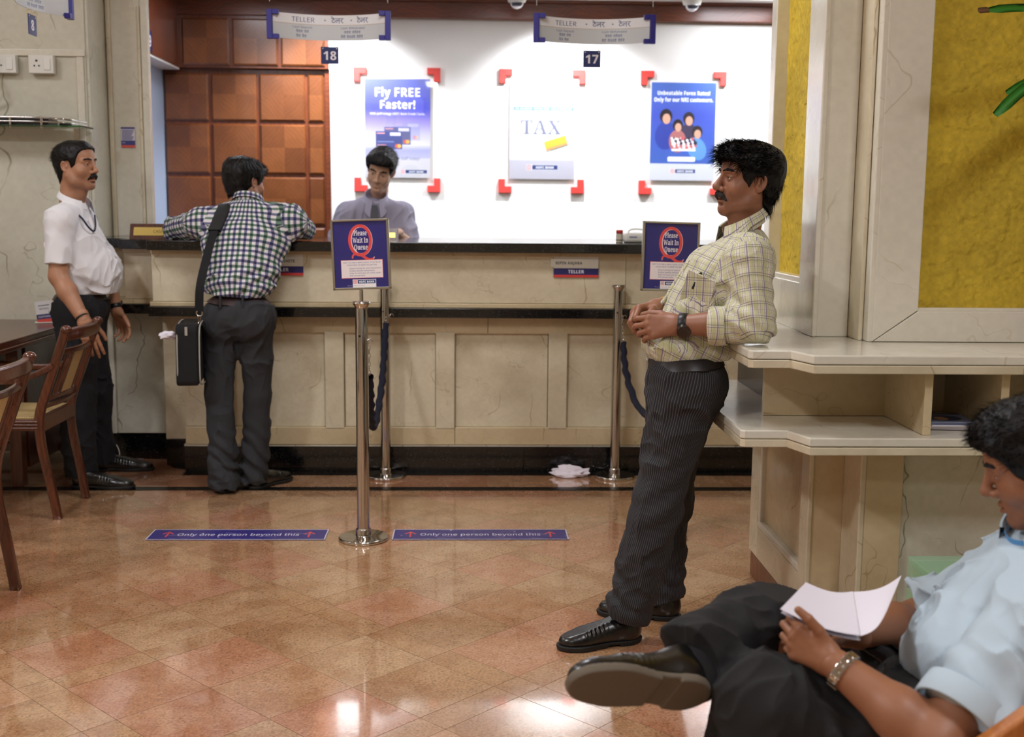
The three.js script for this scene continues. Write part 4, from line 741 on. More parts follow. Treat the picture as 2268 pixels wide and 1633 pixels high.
// ---------- hand: y along the fingers, z out of the back of the hand, x towards the thumb for side = 1 ----------
function handField(side, o = {}) {
  const F = new Field(), sx = side, curl = o.curl || [.3, .35, .4, .45], spread = o.spread ?? .06, P = (x, y, z) => [x * sx, y, z];
  F.cap(P(0, -.03, 0), P(0, .012, 0), .026, .0265, .02, { w: [1, 0, 0], s: .86 });
  const kx = [.029, .009, -.011, -.029], ky = [.092, .097, .091, .08], L = [[.043, .027, .022], [.047, .031, .023], [.043, .029, .022], [.034, .021, .019]];
  for (let i = 0; i < 4; i++) F.cap(P(kx[i] * .5, .015, 0), P(kx[i], ky[i], 0), .0145, .0115, .016);
  F.ell(P(.018, .04, -.008), [.02, .03, .013], .015);
  const tips = [];
  for (let i = 0; i < 4; i++) {
    let q = [kx[i], ky[i], 0], a = 0; const rs = [.0098, .0088, .008, .007].map((r) => r * (i === 3 ? .9 : 1)); const c = Array.isArray(curl[i]) ? curl[i] : [curl[i], curl[i] * 1.15, curl[i] * .8];
    for (let k = 0; k < 3; k++) { a += c[k]; const dx = (1.5 - i) * spread, nq = [q[0] + L[i][k] * Math.sin(dx), q[1] + L[i][k] * Math.cos(a) * Math.cos(dx), q[2] - L[i][k] * Math.sin(a)]; F.cap(P(...q), P(...nq), rs[k], rs[k + 1], k === 0 ? .006 : .002); q = nq; }
    tips.push(P(...q));
  }
  const td = o.thumb || [[.62, .7, -.3], [.35, .9, -.25], [.15, .97, -.2]]; let q = [.02, .022, -.008]; const tl = [.046, .034, .027], tr = [.0145, .0118, .0105, .0085];
  td.forEach((d, k) => { const nq = add3(q, mul3(nrm3(d), tl[k])); F.cap(P(...q), P(...nq), tr[k], tr[k + 1], k === 0 ? .012 : .003); q = nq; });
  return F;
}
const plain = (g) => { g = g.index ? g.toNonIndexed() : g; for (const k of Object.keys(g.attributes)) if (!['position', 'normal', 'color'].includes(k)) g.deleteAttribute(k); if (!g.attributes.color) colorize(g, () => [1, 1, 1]); return g; };
const skinJoin = (l) => mergeGeometries(l.map(plain));
// collar of a shirt: stand and fall around the neck. frame: y up the neck, z forward
function collarGeo(o) {
  const n = 40, pos = [], idx = [], uv = [], gap = o.gap ?? .35, prof = (t) => { const f = Math.abs(t) ; return [ [o.r, -.012, 0], [o.r - .001, o.h, 0], [o.r + .006, o.h + .003, 0], [o.r + .014, o.h * .3 - f * f * (o.drop ?? .02), 0] ]; };
  for (let i = 0; i <= n; i++) {
    const t = i / n * 2 - 1, a = Math.PI + t * (Math.PI - gap), pr = prof(t), pt = smooth(.55, 1, Math.abs(t)) * (o.point ?? .03);
    pr.forEach(([r, y], k) => { const rr_ = r + (k === 3 ? pt * .55 : 0), yy = y - (k === 3 ? pt : 0) + (o.slope ?? .02) * -Math.cos(a) ; const aa = a + (k === 3 ? Math.sign(t) * -.0 : 0); pos.push(Math.sin(aa) * rr_ * (o.sx ?? 1), yy, Math.cos(aa) * rr_ * (o.sz ?? 1) + (k === 3 ? pt * .1 : 0)); uv.push(t * (o.r * Math.PI) / (o.size || .2), (k * .03) / (o.size || .2)); });
  }
  for (let i = 0; i < n; i++) for (let k = 0; k < 3; k++) { const a = i * 4 + k, b = a + 4; idx.push(a, b, a + 1, a + 1, b, b + 1); }
  const g = new THREE.BufferGeometry(); g.setAttribute('position', new THREE.Float32BufferAttribute(pos, 3)); g.setAttribute('uv', new THREE.Float32BufferAttribute(uv, 2)); g.setIndex(idx); g.computeVertexNormals(); return g;
}
// oval band (belt, strap, bangle) around a centre: X, Z half axes, height h
function bandGeo(c, X, Z, Y, rx, rz, h, t = .004, n = 56) {
  const pos = [], idx = [], prof = [[0, -h / 2], [t, -h / 2], [t * 1.2, 0], [t, h / 2], [0, h / 2]];
  for (let i = 0; i <= n; i++) { const a = i / n * 2 * Math.PI; for (const [e, y] of prof) pos.push(...add3(c, add3(add3(mul3(X, Math.cos(a) * (rx + e)), mul3(Z, Math.sin(a) * (rz + e))), mul3(Y, y)))); }
  for (let i = 0; i < n; i++) for (let k = 0; k < 4; k++) { const a = i * 5 + k, b = a + 5; idx.push(a, a + 1, b, a + 1, b + 1, b); }
  const g = new THREE.BufferGeometry(); g.setAttribute('position', new THREE.Float32BufferAttribute(pos, 3)); g.setIndex(idx); g.computeVertexNormals(); return g;
}
// leather shoe: y up, z towards the toe, heel at origin, sole on y = 0
function shoeFields(L = .28, w = 1, pointy = 0) {
  const U = new Field(); const s = L / .28;
  U.ell([0, .045, .055 * s], [.036 * w, .045, .055], .03); U.cap([0, .036, .05], [0, .036, .18 * s], .036 * w, .038 * w, .03, { w: [0, 1, 0], s: 1.05 }); U.ell([0, .026, .215 * s], [.041 * w, .03, .06 * (1 + pointy * .25)], .03); U.cap([0, .055, .055], [0, .085, .045], .034 * w, .036 * w, .03); U.cap([0, .06, .07], [0, .045, .15 * s], .03, .026, .03);
  if (pointy) U.ell([0, .02, .25 * s], [.03 * w, .02, .04], .03);
  U.cut([0, .016, 0], [0, -1, 0]); U.cut([0, .098, .05], [0, 1, .25]);
  const S = new Field(); S.ell([0, .012, .055 * s], [.041 * w, .03, .06], .02); S.cap([0, .012, .06], [0, .012, .2 * s], .036 * w, .043 * w, .02); S.ell([0, .012, .215 * s], [.046 * w, .03, .068 * (1 + pointy * .25)], .03); if (pointy) S.ell([0, .012, .25 * s], [.033 * w, .03, .045], .03);
  S.cut([0, .018, 0], [0, 1, 0]); S.cut([0, 0, 0], [0, -1, 0]); S.fn((x, y, z) => Math.max(Math.abs(z - .105 * s) - .02, y - .007), [0, 0, .105 * s], .06, .004, 1);
  return [U, S];
}
// ---------- shared person parts ----------
const hairMat = mat({ color: 0x0a0809, roughness: .5, specularIntensity: .6 });
const browMat = mat({ color: 0x140f0e, roughness: .8 });
const eyeWhite = mat({ color: 0xcfc4ba, roughness: .15, clearcoat: 1 }), irisMat = mat({ color: 0x120b08, roughness: .1, clearcoat: 1 });
const shoeLeather = mat({ color: 0x0e0d0d, roughness: .28, clearcoat: .5, clearcoatRoughness: .25, bumpMap: T.bumpFine, bumpScale: .0006 }), soleRubber = mat({ color: 0x161412, roughness: .6 });
const beltLeather = mat({ color: 0x171112, roughness: .4 });
const skinMat = (c) => mat({ color: c, vertexColors: true, roughness: .5, clearcoat: .12, clearcoatRoughness: .45, sheen: .15, sheenRoughness: .5, sheenColor: new THREE.Color(0xffc0a0) });
function weaveTex(size, draw) { const t = canvasTex(512, 512, draw, { wrap: true }); t.anisotropy = 8; return t; }
const cloth = (o) => mat({ roughness: .88, sheen: .2, sheenRoughness: .6, bumpMap: T.weave, bumpScale: .0004, side: THREE.DoubleSide, ...o });
class Person {
  constructor(label, base, h) { this.o = thing('person', label, 'person', base); this.base = base; this.h = h || .006; }
  add(name, geo, m, label, parent) { geo.translate(-this.base[0], -this.base[1], -this.base[2]); return part(parent || this.o, name, geo, m, label); }
  mesh(F, h) { return meshField(F, h || this.h); }
  // head with its eyes, brows, hair; M4 places it; returns skin geometry in world space
  head(M4, o) {
    const F = headField(o), g = meshField(F, o.cell || .0024);
    const st = o.stubble ?? .3;
    colorize(g, (x, y, z) => {
      let c = [1, 1, 1]; const lip = Math.exp(-(((y + .0705) / .0085) ** 2)) * Math.exp(-((x / .021) ** 4)) * smooth(.078, .088, z); c = mixc(c, [.78, .55, .55], lip * .9);
      const beard = smooth(-.035, -.06, y) * smooth(-.03, .02, z) * (1 - lip); c = mixc(c, [.62, .62, .66], beard * st * (.75 + .5 * vn(x * 600, y * 600, z * 600)));
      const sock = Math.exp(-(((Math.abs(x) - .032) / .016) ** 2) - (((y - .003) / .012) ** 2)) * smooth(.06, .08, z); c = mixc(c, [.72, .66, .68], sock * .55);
      const lash = Math.exp(-(((y - .0062 + Math.abs(Math.abs(x) - .0325) * .12) / .0016) ** 2)) * Math.exp(-(((Math.abs(x) - .0325) / .013) ** 4)) * smooth(.075, .083, z); c = mixc(c, [.12, .1, .1], lash);
      const n = .94 + .12 * vn(x * 160, y * 160, z * 160); return [c[0] * n, c[1] * n, c[2] * n];
    });
    g.applyMatrix4(M4);
    const place = (geo) => { geo.applyMatrix4(M4); return geo; };
    for (const s of [-1, 1]) {
      const e = this.add('eye', place(new THREE.SphereGeometry(.0122, 18, 14).translate(s * .0318, .003, .0768)), eyeWhite);
      const gz = nrm3([s * .05 + (o.gaze?.[0] ?? 0), o.gaze?.[1] ?? 0, 1]); this.add('iris', place(new THREE.SphereGeometry(.0066, 14, 10).translate(s * .0318 + gz[0] * .0066, .003 + gz[1] * .0066, .078 + gz[2] * .0066 - .0012)), irisMat, undefined, e);
      const B = new Field(); B.cap([s * .012, .0262, .1005], [s * .031, .0305, .0962], .0036, .0046, .003); B.cap([s * .031, .0305, .0962], [s * .046, .0285, .0865], .0046, .004, .003); B.cap([s * .046, .0285, .0865], [s * .057, .0225, .0735], .004, .0022, .003); B.fold = (x, y, z) => (vn(x * 500, y * 300, z * 500) - .5) * .002; this.add('eyebrow', place(meshField(B, .0016, .006)), browMat);
    }
    if (o.stache) {
      const B = new Field(); for (const s of [-1, 1]) { B.cap([s * .003, -.0525, .1035], [s * .018, -.058, .0975], .0068 * o.stache, .0066 * o.stache, .004); B.cap([s * .018, -.058, .0975], [s * .032, -.073, .084], .0062 * o.stache, .003, .003); }
      B.fold = (x, y, z) => (ridge(vn(x * 420, y * 160, z * 420)) - .5) * .003; this.add('moustache', place(meshField(B, .0016, .006)), o.stacheMat || hairMat);
    }
    if (o.hair) {
      const H = hairField({ line: HAIRLINE, side: .006, top: .016, s: 3, ...o.hair }), hg = meshField(H, o.cell || .0024, .01); const list = [hg];
      if (o.locks) list.push(locks(hg, o.locks.n, o.locks.flow, o.locks.len, o.locks.r, o.locks.keep));
      this.add('hair', place(mergeGeometries(list.map((q) => { q = q.index ? q.toNonIndexed() : q; return q; }))), hairMat);
    }
    return g;
  }
  // first point outside field F when walking from c along d
  reach(F, c, d) { d = nrm3(d); let t = 0; while (t < .4 && F.at(...add3(c, mul3(d, t))) < 0) t += .002; return add3(c, mul3(d, t)); }
  // belt that follows the trousers
  belt(tr, c, Y, h, m, t = .006) { const F = new Field(); F.lo = c.map((v, i) => v - (i === 1 ? h : .24)); F.hi = c.map((v, i) => v + (i === 1 ? h : .24)); F.at = (x, y, z) => Math.max(tr.raw(x, y, z) - t, Math.abs((x - c[0]) * Y[0] + (y - c[1]) * Y[1] + (z - c[2]) * Y[2]) - h / 2); return this.add('belt', meshField(F, .0045, .02), m); }
  shoe(heel, toe, up, L, w, pointy, m = shoeLeather) {
    const fz = nrm3(sub3(toe, heel)), M4 = frame(heel, fz, up), [U, S] = shoeFields(L, w, pointy); U.fold = (x, y, z) => -.0016 * Math.exp(-(((z - .17) / .03) ** 2)) * (1 + Math.sin(z * 420)) * smooth(.03, .05, y);
    const g = meshField(U, .0032, .008), s = meshField(S, .0036, .008); g.applyMatrix4(M4); s.applyMatrix4(M4); const o = this.add('shoe', uvM(g, .2), m); this.add('sole', s, soleRubber, undefined, o);
    const lc = []; for (let k = 0; k < 4; k++) lc.push(tube([V(-.022, .072 - k * .008, .088 + k * .014), V(0, .084 - k * .009, .094 + k * .014), V(.022, .072 - k * .008, .088 + k * .014)], .0018, 8, 6)); const lg = join(lc); lg.applyMatrix4(M4); this.add('laces', lg, soleRubber, undefined, o); return o;
  }
}
const handGeo = (side, o, wrist, fingerDir, dorsal, s = 1, cell = .0026) => { const g = meshField(handField(side, o), cell, .008); const Y = nrm3(fingerDir), Z = nrm3(sub3(dorsal, mul3(Y, dot3(dorsal, Y)))), X = crs3(Y, Z); g.applyMatrix4(new THREE.Matrix4().makeBasis(V(...mul3(X, s)), V(...mul3(Y, s)), V(...mul3(Z, s))).setPosition(...wrist)); colorize(g, (x, y, z) => { const n = .93 + .14 * vn(x * 160, y * 160, z * 160); return [n, n, n]; }); return g; };
// ---------- man leaning on the ledge ----------
{
  const J = { lank: [.504, .085, -3.53], lknee: [.580, .451, -3.505], lhip: [.668, .84, -3.53], rank: [.655, .085, -3.77], rknee: [.652, .42, -3.745], rhip: [.692, .83, -3.71], pel: [.682, .862, -3.62], wst: [.685, .925, -3.62], chest: [.79, 1.165, -3.62], neck: [.862, 1.318, -3.62], lsh: [.83, 1.232, -3.455], rsh: [.868, 1.242, -3.79], lelb: [.835, 1.046, -3.37], lwr: [.628, 1.036, -3.455], relb: [.85, 1.0, -3.85], rwr: [.588, 1.075, -3.63] };
  const P = new Person('moustached man in a plaid shirt leaning against the ledge', [.6, 0, -3.64]);
  const SX = nrm3(sub3(J.lsh, J.rsh)), UP = nrm3(sub3(J.neck, J.wst)), FW = nrm3(crs3(SX, UP));   // left, up, forward of the torso
  const bc = [.676, .912, -3.62], BY = nrm3([-.06, 1, 0]), BX = nrm3(sub3(FW, mul3(BY, dot3(FW, BY)))), BZ = crs3(BX, BY);
  // trousers
  const tr = new Field(), kneeF = near(J.lknee, .16), hemL = near([.48, .13, -3.53], .12), hemR = near([.65, .13, -3.77], .12), hipF = near([.6, .8, -3.55], .14);
  const leg = (h, k, a, hem) => { tr.cap(h, k, .102, .076, .05); tr.cap(k, a, .076, .07, .04, { cut: [[hem, nrm3(sub3(hem, k))]] }); };
  leg(J.lhip, J.lknee, add3(J.lank, [-.015, -.06, 0]), [.482, .085, -3.53]); leg(J.rhip, J.rknee, add3(J.rank, [0, -.06, 0]), [.655, .075, -3.77]);
  tr.cap(J.lhip, J.rhip, .106, .104, .05); tr.ell([.682, .88, -3.62], [.12, .08, .152], .045, { X: FW, Y: UP, Z: SX }); tr.ell([.722, .835, -3.62], [.068, .09, .135], .045);
  const tf = folds(.011, 13, 8, 13, 2); tr.fold = (x, y, z) => { const b = Math.sin(y * 95 + x * 40 + vn(x * 12, y * 12, z * 12) * 5); return tf(x, y, z) * .8 + b * .007 * (hemL(x, y, z) + hemR(x, y, z)) + Math.sin((y * .8 - x * .5) * 90 + z * 20 + vn(x * 9, y * 9, z * 9) * 4) * .005 * (kneeF(x, y, z) + hipF(x, y, z) * .8); };
  tr.cut([.68, .916, -3.62], BY);
  const stripeT = weaveTex(0, (g) => { g.fillStyle = '#3a3a3d'; g.fillRect(0, 0, 512, 512); for (let i = 0; i < 4; i++) { g.fillStyle = '#7d7c7e'; g.fillRect(i * 128 + 20, 0, 26, 512); g.fillStyle = '#29292c'; g.fillRect(i * 128 + 72, 0, 30, 512); } });
  P.add('trousers', clothUV(P.mesh(tr, .0055), [{ a: J.lhip, b: J.lknee, ref: [0, 0, 1], R: .085 }, { a: J.lknee, b: J.lank, ref: [0, 0, 1], R: .085 }, { a: J.rhip, b: J.rknee, ref: [0, 0, 1], R: .085 }, { a: J.rknee, b: J.rank, ref: [0, 0, 1], R: .085 }, { a: J.pel, b: J.wst, ref: [0, 0, 1], R: .13, wt: .1 }], .026), cloth({ map: stripeT, color: 0xb4b2b6 }));
  // pocket opening as a raised welt
  P.add('pocket_edge', tube([V(.615, .925, -3.468), V(.635, .88, -3.438), V(.668, .835, -3.425), V(.69, .80, -3.424)], .004, 20, 6), cloth({ color: 0x3b3a3e }));
  // belt
  const belt = P.belt(tr, bc, BY, .036, beltLeather);
  const bk = new RoundedBoxGeometry(.045, .04, .008, 2, .003); bk.applyMatrix4(frame(add3(P.reach(tr, add3(bc, [0, -.012, .02]), add3(BX, [0, 0, .1])), mul3(BX, .006)), BX, BY)); P.add('buckle', bk, M.chromeSoft, undefined, belt);
  // shirt
  const sh = new Field();
  sh.cap([.668, .955, -3.62], [.735, 1.08, -3.62], .118, .112, .05, { w: SX, s: .74 }); sh.cap([.735, 1.08, -3.62], J.chest, .112, .112, .05, { w: SX, s: .72 }); sh.cap(J.chest, [.838, 1.225, -3.62], .108, .075, .05, { w: SX, s: .6 });
  sh.ell([.625, .962, -3.6], [.085, .058, .14], .04, { X: FW, Y: UP, Z: SX }); sh.ell([.70, .945, -3.495], [.11, .048, .04], .04);
  sh.cap(J.lsh, J.rsh, .062, .062, .05); for (const s of [J.lsh, J.rsh]) sh.cap(add3(J.neck, [.008, -.042, 0]), s, .046, .05, .05);
  sh.ell([.745, 1.19, -3.55], [.05, .07, .06], .05); sh.ell([.745, 1.19, -3.69], [.05, .07, .06], .05);
  const cuffL = [.715, 1.036, -3.418], cuffR = [.70, 1.05, -3.735];
  sh.cap(J.lsh, add3(J.lelb, [.005, .005, 0]), .07, .062, .035); sh.cap(J.lelb, mix3(J.lelb, J.lwr, .75), .058, .053, .03, { cut: [[cuffL, nrm3(sub3(J.lwr, J.lelb))]] });
  sh.cap(J.rsh, J.relb, .07, .062, .035); sh.cap(J.relb, mix3(J.relb, J.rwr, .75), .058, .053, .03, { cut: [[cuffR, nrm3(sub3(J.rwr, J.relb))]] });
  const sf = folds(.010, 12, 10, 12, 5), elF = near(J.lelb, .12), wsF = near([.66, 1.0, -3.52], .16), armp = near([.8, 1.15, -3.5], .1);
  sh.fold = (x, y, z) => sf(x, y, z) + Math.sin((x * .7 + y) * 110 + vn(x * 14, y * 14, z * 14) * 6) * .0055 * elF(x, y, z) + Math.sin((x * .9 + y * .35) * 75 + vn(x * 10, y * 10, z * 10) * 5) * .002 * wsF(x, y, z) + Math.sin((x - y * .6) * 90 + z * 30) * .005 * armp(x, y, z);
  sh.cut([.68, .915, -3.62], mul3(BY, -1)); sh.cut([.856, 1.352, -3.62], nrm3([-.4, .9, 0]));
  const plaid = weaveTex(0, (g) => {
    g.fillStyle = '#d9d3bf'; g.fillRect(0, 0, 512, 512); g.globalAlpha = .62;
    for (const [x, w, c] of [[20, 60, '#b9bd84'], [150, 40, '#c3c690'], [290, 58, '#b7bb82'], [420, 44, '#c3c690']]) { g.fillStyle = c; g.fillRect(x, 0, w, 512); g.globalAlpha = .3; g.fillRect(0, x, 512, w * .7); g.globalAlpha = .62; }
    g.globalAlpha = .8; for (const [x, w] of [[96, 22], [352, 22]]) { g.fillStyle = '#8a7a96'; g.fillRect(x, 0, w, 512); } g.globalAlpha = .75; for (const x of [4, 134, 212, 262, 396, 470]) { g.fillStyle = '#6e6478'; g.fillRect(x, 0, 6, 512); }
    g.globalAlpha = .75; for (const [y, w] of [[60, 9], [100, 9], [316, 9], [356, 9]]) { g.fillStyle = '#6a5f78'; g.fillRect(0, y, 512, w); } g.fillStyle = '#a494a8'; g.fillRect(0, 210, 512, 7); g.fillRect(0, 466, 512, 7);
  });
  const plaidMat = cloth({ map: plaid });
  const shirt = P.add('shirt', clothUV(P.mesh(sh, .005), [{ a: [.675, .93, -3.62], b: J.neck, ref: FW, R: .135 }, { a: mix3(J.lsh, J.lelb, .2), b: J.lelb, ref: [0, 0, 1], R: .068, wt: .075 }, { a: J.lelb, b: J.lwr, ref: [0, 0, 1], R: .062 }, { a: J.rsh, b: J.relb, ref: [0, 0, 1], R: .068, wt: .075 }, { a: J.lsh, b: J.rsh, ref: [0, 1, 0], R: .065, wt: .055 }, { a: J.relb, b: J.rwr, ref: [0, 0, 1], R: .062 }], .088), plaidMat);
  // turned-up cuff
  const cuffAx = nrm3(sub3(J.lwr, J.lelb)), cX = nrm3(crs3([0, 1, 0], cuffAx)), cY = crs3(cuffAx, cX); P.add('cuff', uvM(bandGeo(add3(cuffL, mul3(cuffAx, -.024)), cX, cY, cuffAx, .0535, .0535, .05, .005, 40), .088), plaidMat, undefined, shirt);
  const nk = nrm3([-.42, .9, .02]); const col = collarGeo({ r: .064, h: .03, gap: .42, drop: .012, point: .055, slope: .012, size: .088, sx: 1.02, sz: 1.08 }); col.applyMatrix4(frame([.852, 1.33, -3.62], nrm3([-.94, -.3, .1]), [0, 1, 0])); P.add('collar', col, plaidMat, undefined, shirt);
  P.add('placket', uvM(tube([[.84, 1.27], [.80, 1.2], [.775, 1.13], [.735, 1.06], [.70, 1.0], [.68, .96]].map(([x, y]) => V(...P.reach(sh, [x, y, -3.61], [-1, -.1, .06]))), .006, 30, 6), .088), plaidMat, undefined, shirt);
  const pk = new RoundedBoxGeometry(.1, .11, .006, 2, .002); pk.applyMatrix4(frame(P.reach(sh, [.78, 1.15, -3.6], [-.6, -.1, .8]), nrm3([-.62, -.1, .76]), UP)); P.add('chest_pocket', uvM(pk, .088, .3), plaidMat, undefined, shirt);
  const pc = add3(P.reach(sh, [.80, 1.2, -3.6], [-.66, -.1, .74]), [-.004, 0, .006]); P.add('pen_clip', tube([V(pc[0] + .004, pc[1] + .005, pc[2]), V(pc[0], pc[1] + .008, pc[2] + .004), V(pc[0] - .012, pc[1] - .016, pc[2] + .003), V(pc[0] - .022, pc[1] - .04, pc[2])], .0035, 12, 6), M.blackPlastic, undefined, shirt);
  // skin: head, neck, forearms, hands in one body
  const skin = skinMat(0x96644a), HM = frame([.860, 1.468, -3.62], [-.965, .12, .2], [.1, 1, 0], .91);
  const hd = P.head(HM, { jaw: 1.0, nose: 1.12, fat: -.002, stubble: .45, stache: 1.25, gaze: [0, .1], cell: .0021, neck: [0, -.205, -.01],
    stacheMat: mat({ color: 0x2a2624, roughness: .8 }),
    hair: { side: .009, top: .021, front: .008, back: .006, rough: .003, lump: .006, s: 11, line: [[.14, .066], [.1, .064], [.08, .06], [.062, .05], [.05, .03], [.036, 0], [.02, -.026], [.012, -.02], [.004, .018], [-.02, .022], [-.036, -.01], [-.05, -.07], [-.085, -.1], [-.12, -.1]] },
    locks: { n: 5200, len: .034, r: .0012, flow: (a, N) => a[1] > .03 ? [a[0] * 4 + N[0] * .4, N[1] * .55, .75] : [0, -1, -.25], keep: (a, N) => a[1] > -.09 && !(a[1] < .02 && a[2] > -.02) } });
  const arm = new Field(); for (const [e, w] of [[J.lelb, J.lwr], [J.relb, J.rwr]]) { arm.cap(mix3(e, w, .1), mix3(e, w, .45), .044, .043, .02); arm.cap(mix3(e, w, .45), w, .043, .0275, .02); }
  const lh = handGeo(1, { curl: [[.5, .7, .4], [.55, .75, .45], [.6, .8, .5], [.55, .7, .4]], thumb: [[.5, .8, -.35], [.2, .95, -.3], [0, .9, -.4]] }, J.lwr, [-.965, -.1, -.2], [-.2, .28, .94], .98);
  const rh = handGeo(-1, { curl: [[.75, .9, .5], [.8, .95, .5], [.85, .95, .5], [.85, .9, .5]], thumb: [[.55, .7, -.2], [.3, .85, -.5], [.1, .85, -.6]] }, J.rwr, [-.86, -.12, .48], [-.4, .82, -.3], .98);
  P.add('body', skinJoin([hd, meshField(arm, .005), lh, rh]), skin);
  // watch, bangle, ring
  const ax = nrm3(sub3(J.lwr, J.lelb)), wX = nrm3(crs3([0, 1, 0], ax)), wY = crs3(ax, wX), wc = add3(J.lwr, mul3(ax, -.012));
  const wt = P.add('wrist_watch', bandGeo(wc, wX, wY, ax, .0285, .0305, .024, .004, 36), M.blackPlastic, 'black digital watch'); const wd = new THREE.CylinderGeometry(.021, .022, .012, 28); wd.rotateX(Math.PI / 2); wd.applyMatrix4(frame(add3(wc, [-.004, -.018, .028]), [-.1, -.45, .88], ax)); P.add('watch_case', wd, mat({ color: 0x0d0d0e, roughness: .2, clearcoat: 1 }), undefined, wt);
  const ra = nrm3(sub3(J.rwr, J.relb)), bX = nrm3(crs3([0, 1, 0], ra)), bY = crs3(ra, bX); const bg = new THREE.TorusGeometry(.034, .0024, 8, 40); bg.applyMatrix4(frame(add3(J.rwr, mul3(ra, -.022)), ra, [0, 1, 0])); P.add('bangle', bg, M.brass, 'thin gold bangle');
  P.shoe([.548, 0, -3.556], [.29, 0, -3.475], [0, 1, 0], .29, 1.0, 0); P.shoe([.712, 0, -3.745], [.44, 0, -3.80], [0, 1, 0], .285, 1.0, 0);
}
// ---------- man in the white shirt beside the chair ----------
{
  const J = { rank: [-1.925, .085, -5.62], lank: [-1.94, .085, -5.96], rknee: [-1.925, .47, -5.63], lknee: [-1.92, .46, -5.85], rhip: [-1.905, .85, -5.63], lhip: [-1.935, .845, -5.81], pel: [-1.918, .87, -5.72], wst: [-1.915, .94, -5.72], chest: [-1.945, 1.19, -5.72], neck: [-1.94, 1.375, -5.72], rsh: [-1.945, 1.305, -5.535], lsh: [-1.965, 1.305, -5.9], relb: [-1.95, 1.045, -5.5], rwr: [-1.815, .845, -5.425], lelb: [-1.87, 1.045, -5.94], lwr: [-1.81, .85, -5.9] };
  const P = new Person('man in a white half-sleeve shirt standing behind the wooden chair', [-1.92, 0, -5.75], .0065);
  const SX = nrm3(sub3(J.lsh, J.rsh)), UP = nrm3(sub3(J.neck, J.wst)), FW = nrm3(crs3(SX, UP));
  const tr = new Field(); const leg = (h, k, a) => { tr.cap(h, k, .1, .078, .05); tr.cap(k, [a[0], .03, a[2]], .078, .075, .04, { cut: [[[a[0], .055, a[2]], [0, -1, 0]]] }); }; leg(J.rhip, J.rknee, J.rank); leg(J.lhip, J.lknee, J.lank);
  tr.ell([-1.92, .89, -5.72], [.135, .1, .165], .06, { X: FW, Y: UP, Z: SX }); tr.fold = folds(.011, 13, 7, 13, 12); tr.cut([-1.9, .955, -5.72], [0, 1, 0]);
  P.add('trousers', clothUV(P.mesh(tr), [{ a: J.rhip, b: J.rank, ref: [0, 0, 1], R: .08 }, { a: J.lhip, b: J.lank, ref: [0, 0, 1], R: .08 }], .2), cloth({ color: 0x14151a }));
  const belt = P.belt(tr, [-1.915, .938, -5.72], [0, 1, 0], .036, beltLeather); const bk = new RoundedBoxGeometry(.045, .042, .008, 2, .003); bk.applyMatrix4(frame(add3(P.reach(tr, [-1.915, .925, -5.71], FW), add3(mul3(FW, .007), [0, .012, 0])), FW, UP)); P.add('buckle', bk, M.chromeSoft, undefined, belt);
  const sh = new Field();
  sh.cap([-1.905, .985, -5.72], [-1.905, 1.08, -5.72], .13, .14, .05, { w: SX, s: .82 }); sh.ell([-1.86, 1.04, -5.72], [.12, .1, .14], .06, { X: FW, Y: UP, Z: SX }); sh.cap([-1.91, 1.08, -5.72], J.chest, .13, .118, .05, { w: SX, s: .74 }); sh.cap(J.chest, [-1.945, 1.3, -5.72], .112, .07, .05, { w: SX, s: .6 }); sh.ell([-1.88, 1.2, -5.7], [.06, .08, .12], .05);
  sh.cap(J.rsh, J.lsh, .06, .06, .05); for (const s of [J.rsh, J.lsh]) sh.cap(add3(J.neck, [0, -.015, 0]), s, .052, .05, .05);
  sh.cap(J.rsh, mix3(J.rsh, J.relb, .95), .07, .064, .03, { cut: [[mix3(J.rsh, J.relb, .8), nrm3(sub3(J.relb, J.rsh))]] }); sh.cap(J.lsh, mix3(J.lsh, J.lelb, .95), .068, .064, .03, { cut: [[mix3(J.lsh, J.lelb, .82), nrm3(sub3(J.lelb, J.lsh))]] });
  const sf = folds(.012, 12, 9, 12, 21), wf = near([-1.86, 1.0, -5.6], .16); sh.fold = (x, y, z) => sf(x, y, z) + Math.sin((x * .8 + y * .6) * 70 + vn(x * 9, y * 9, z * 9) * 6) * .006 * wf(x, y, z); sh.cut([0, .95, 0], [0, -1, 0]); sh.cut([-1.935, 1.405, -5.72], [.25, .95, 0]);
  const wm = cloth({ color: 0xe9e8ec }); const shirt = P.add('shirt', uvM(P.mesh(sh, .0055), .2), wm);
  const col = collarGeo({ r: .07, h: .032, gap: .5, point: .05, slope: .014, size: .2 }); col.applyMatrix4(frame([-1.935, 1.388, -5.72], nrm3([.93, -.2, .3]), [0, 1, 0])); P.add('collar', uvM(col, .2), wm, undefined, shirt);
  P.add('lanyard', tube([V(-1.9, 1.345, -5.63), V(-1.86, 1.31, -5.605), V(-1.83, 1.27, -5.6), V(-1.815, 1.255, -5.61), V(-1.82, 1.275, -5.66), V(-1.84, 1.33, -5.72)], .0045, 30, 6), cloth({ color: 0x1a1d33 }));
  P.add('placket', tube([V(-1.845, 1.32, -5.66), V(-1.81, 1.2, -5.655), V(-1.765, 1.08, -5.66), V(-1.75, 1.0, -5.67), V(-1.775, .955, -5.67)], .009, 30, 6), wm, undefined, shirt);
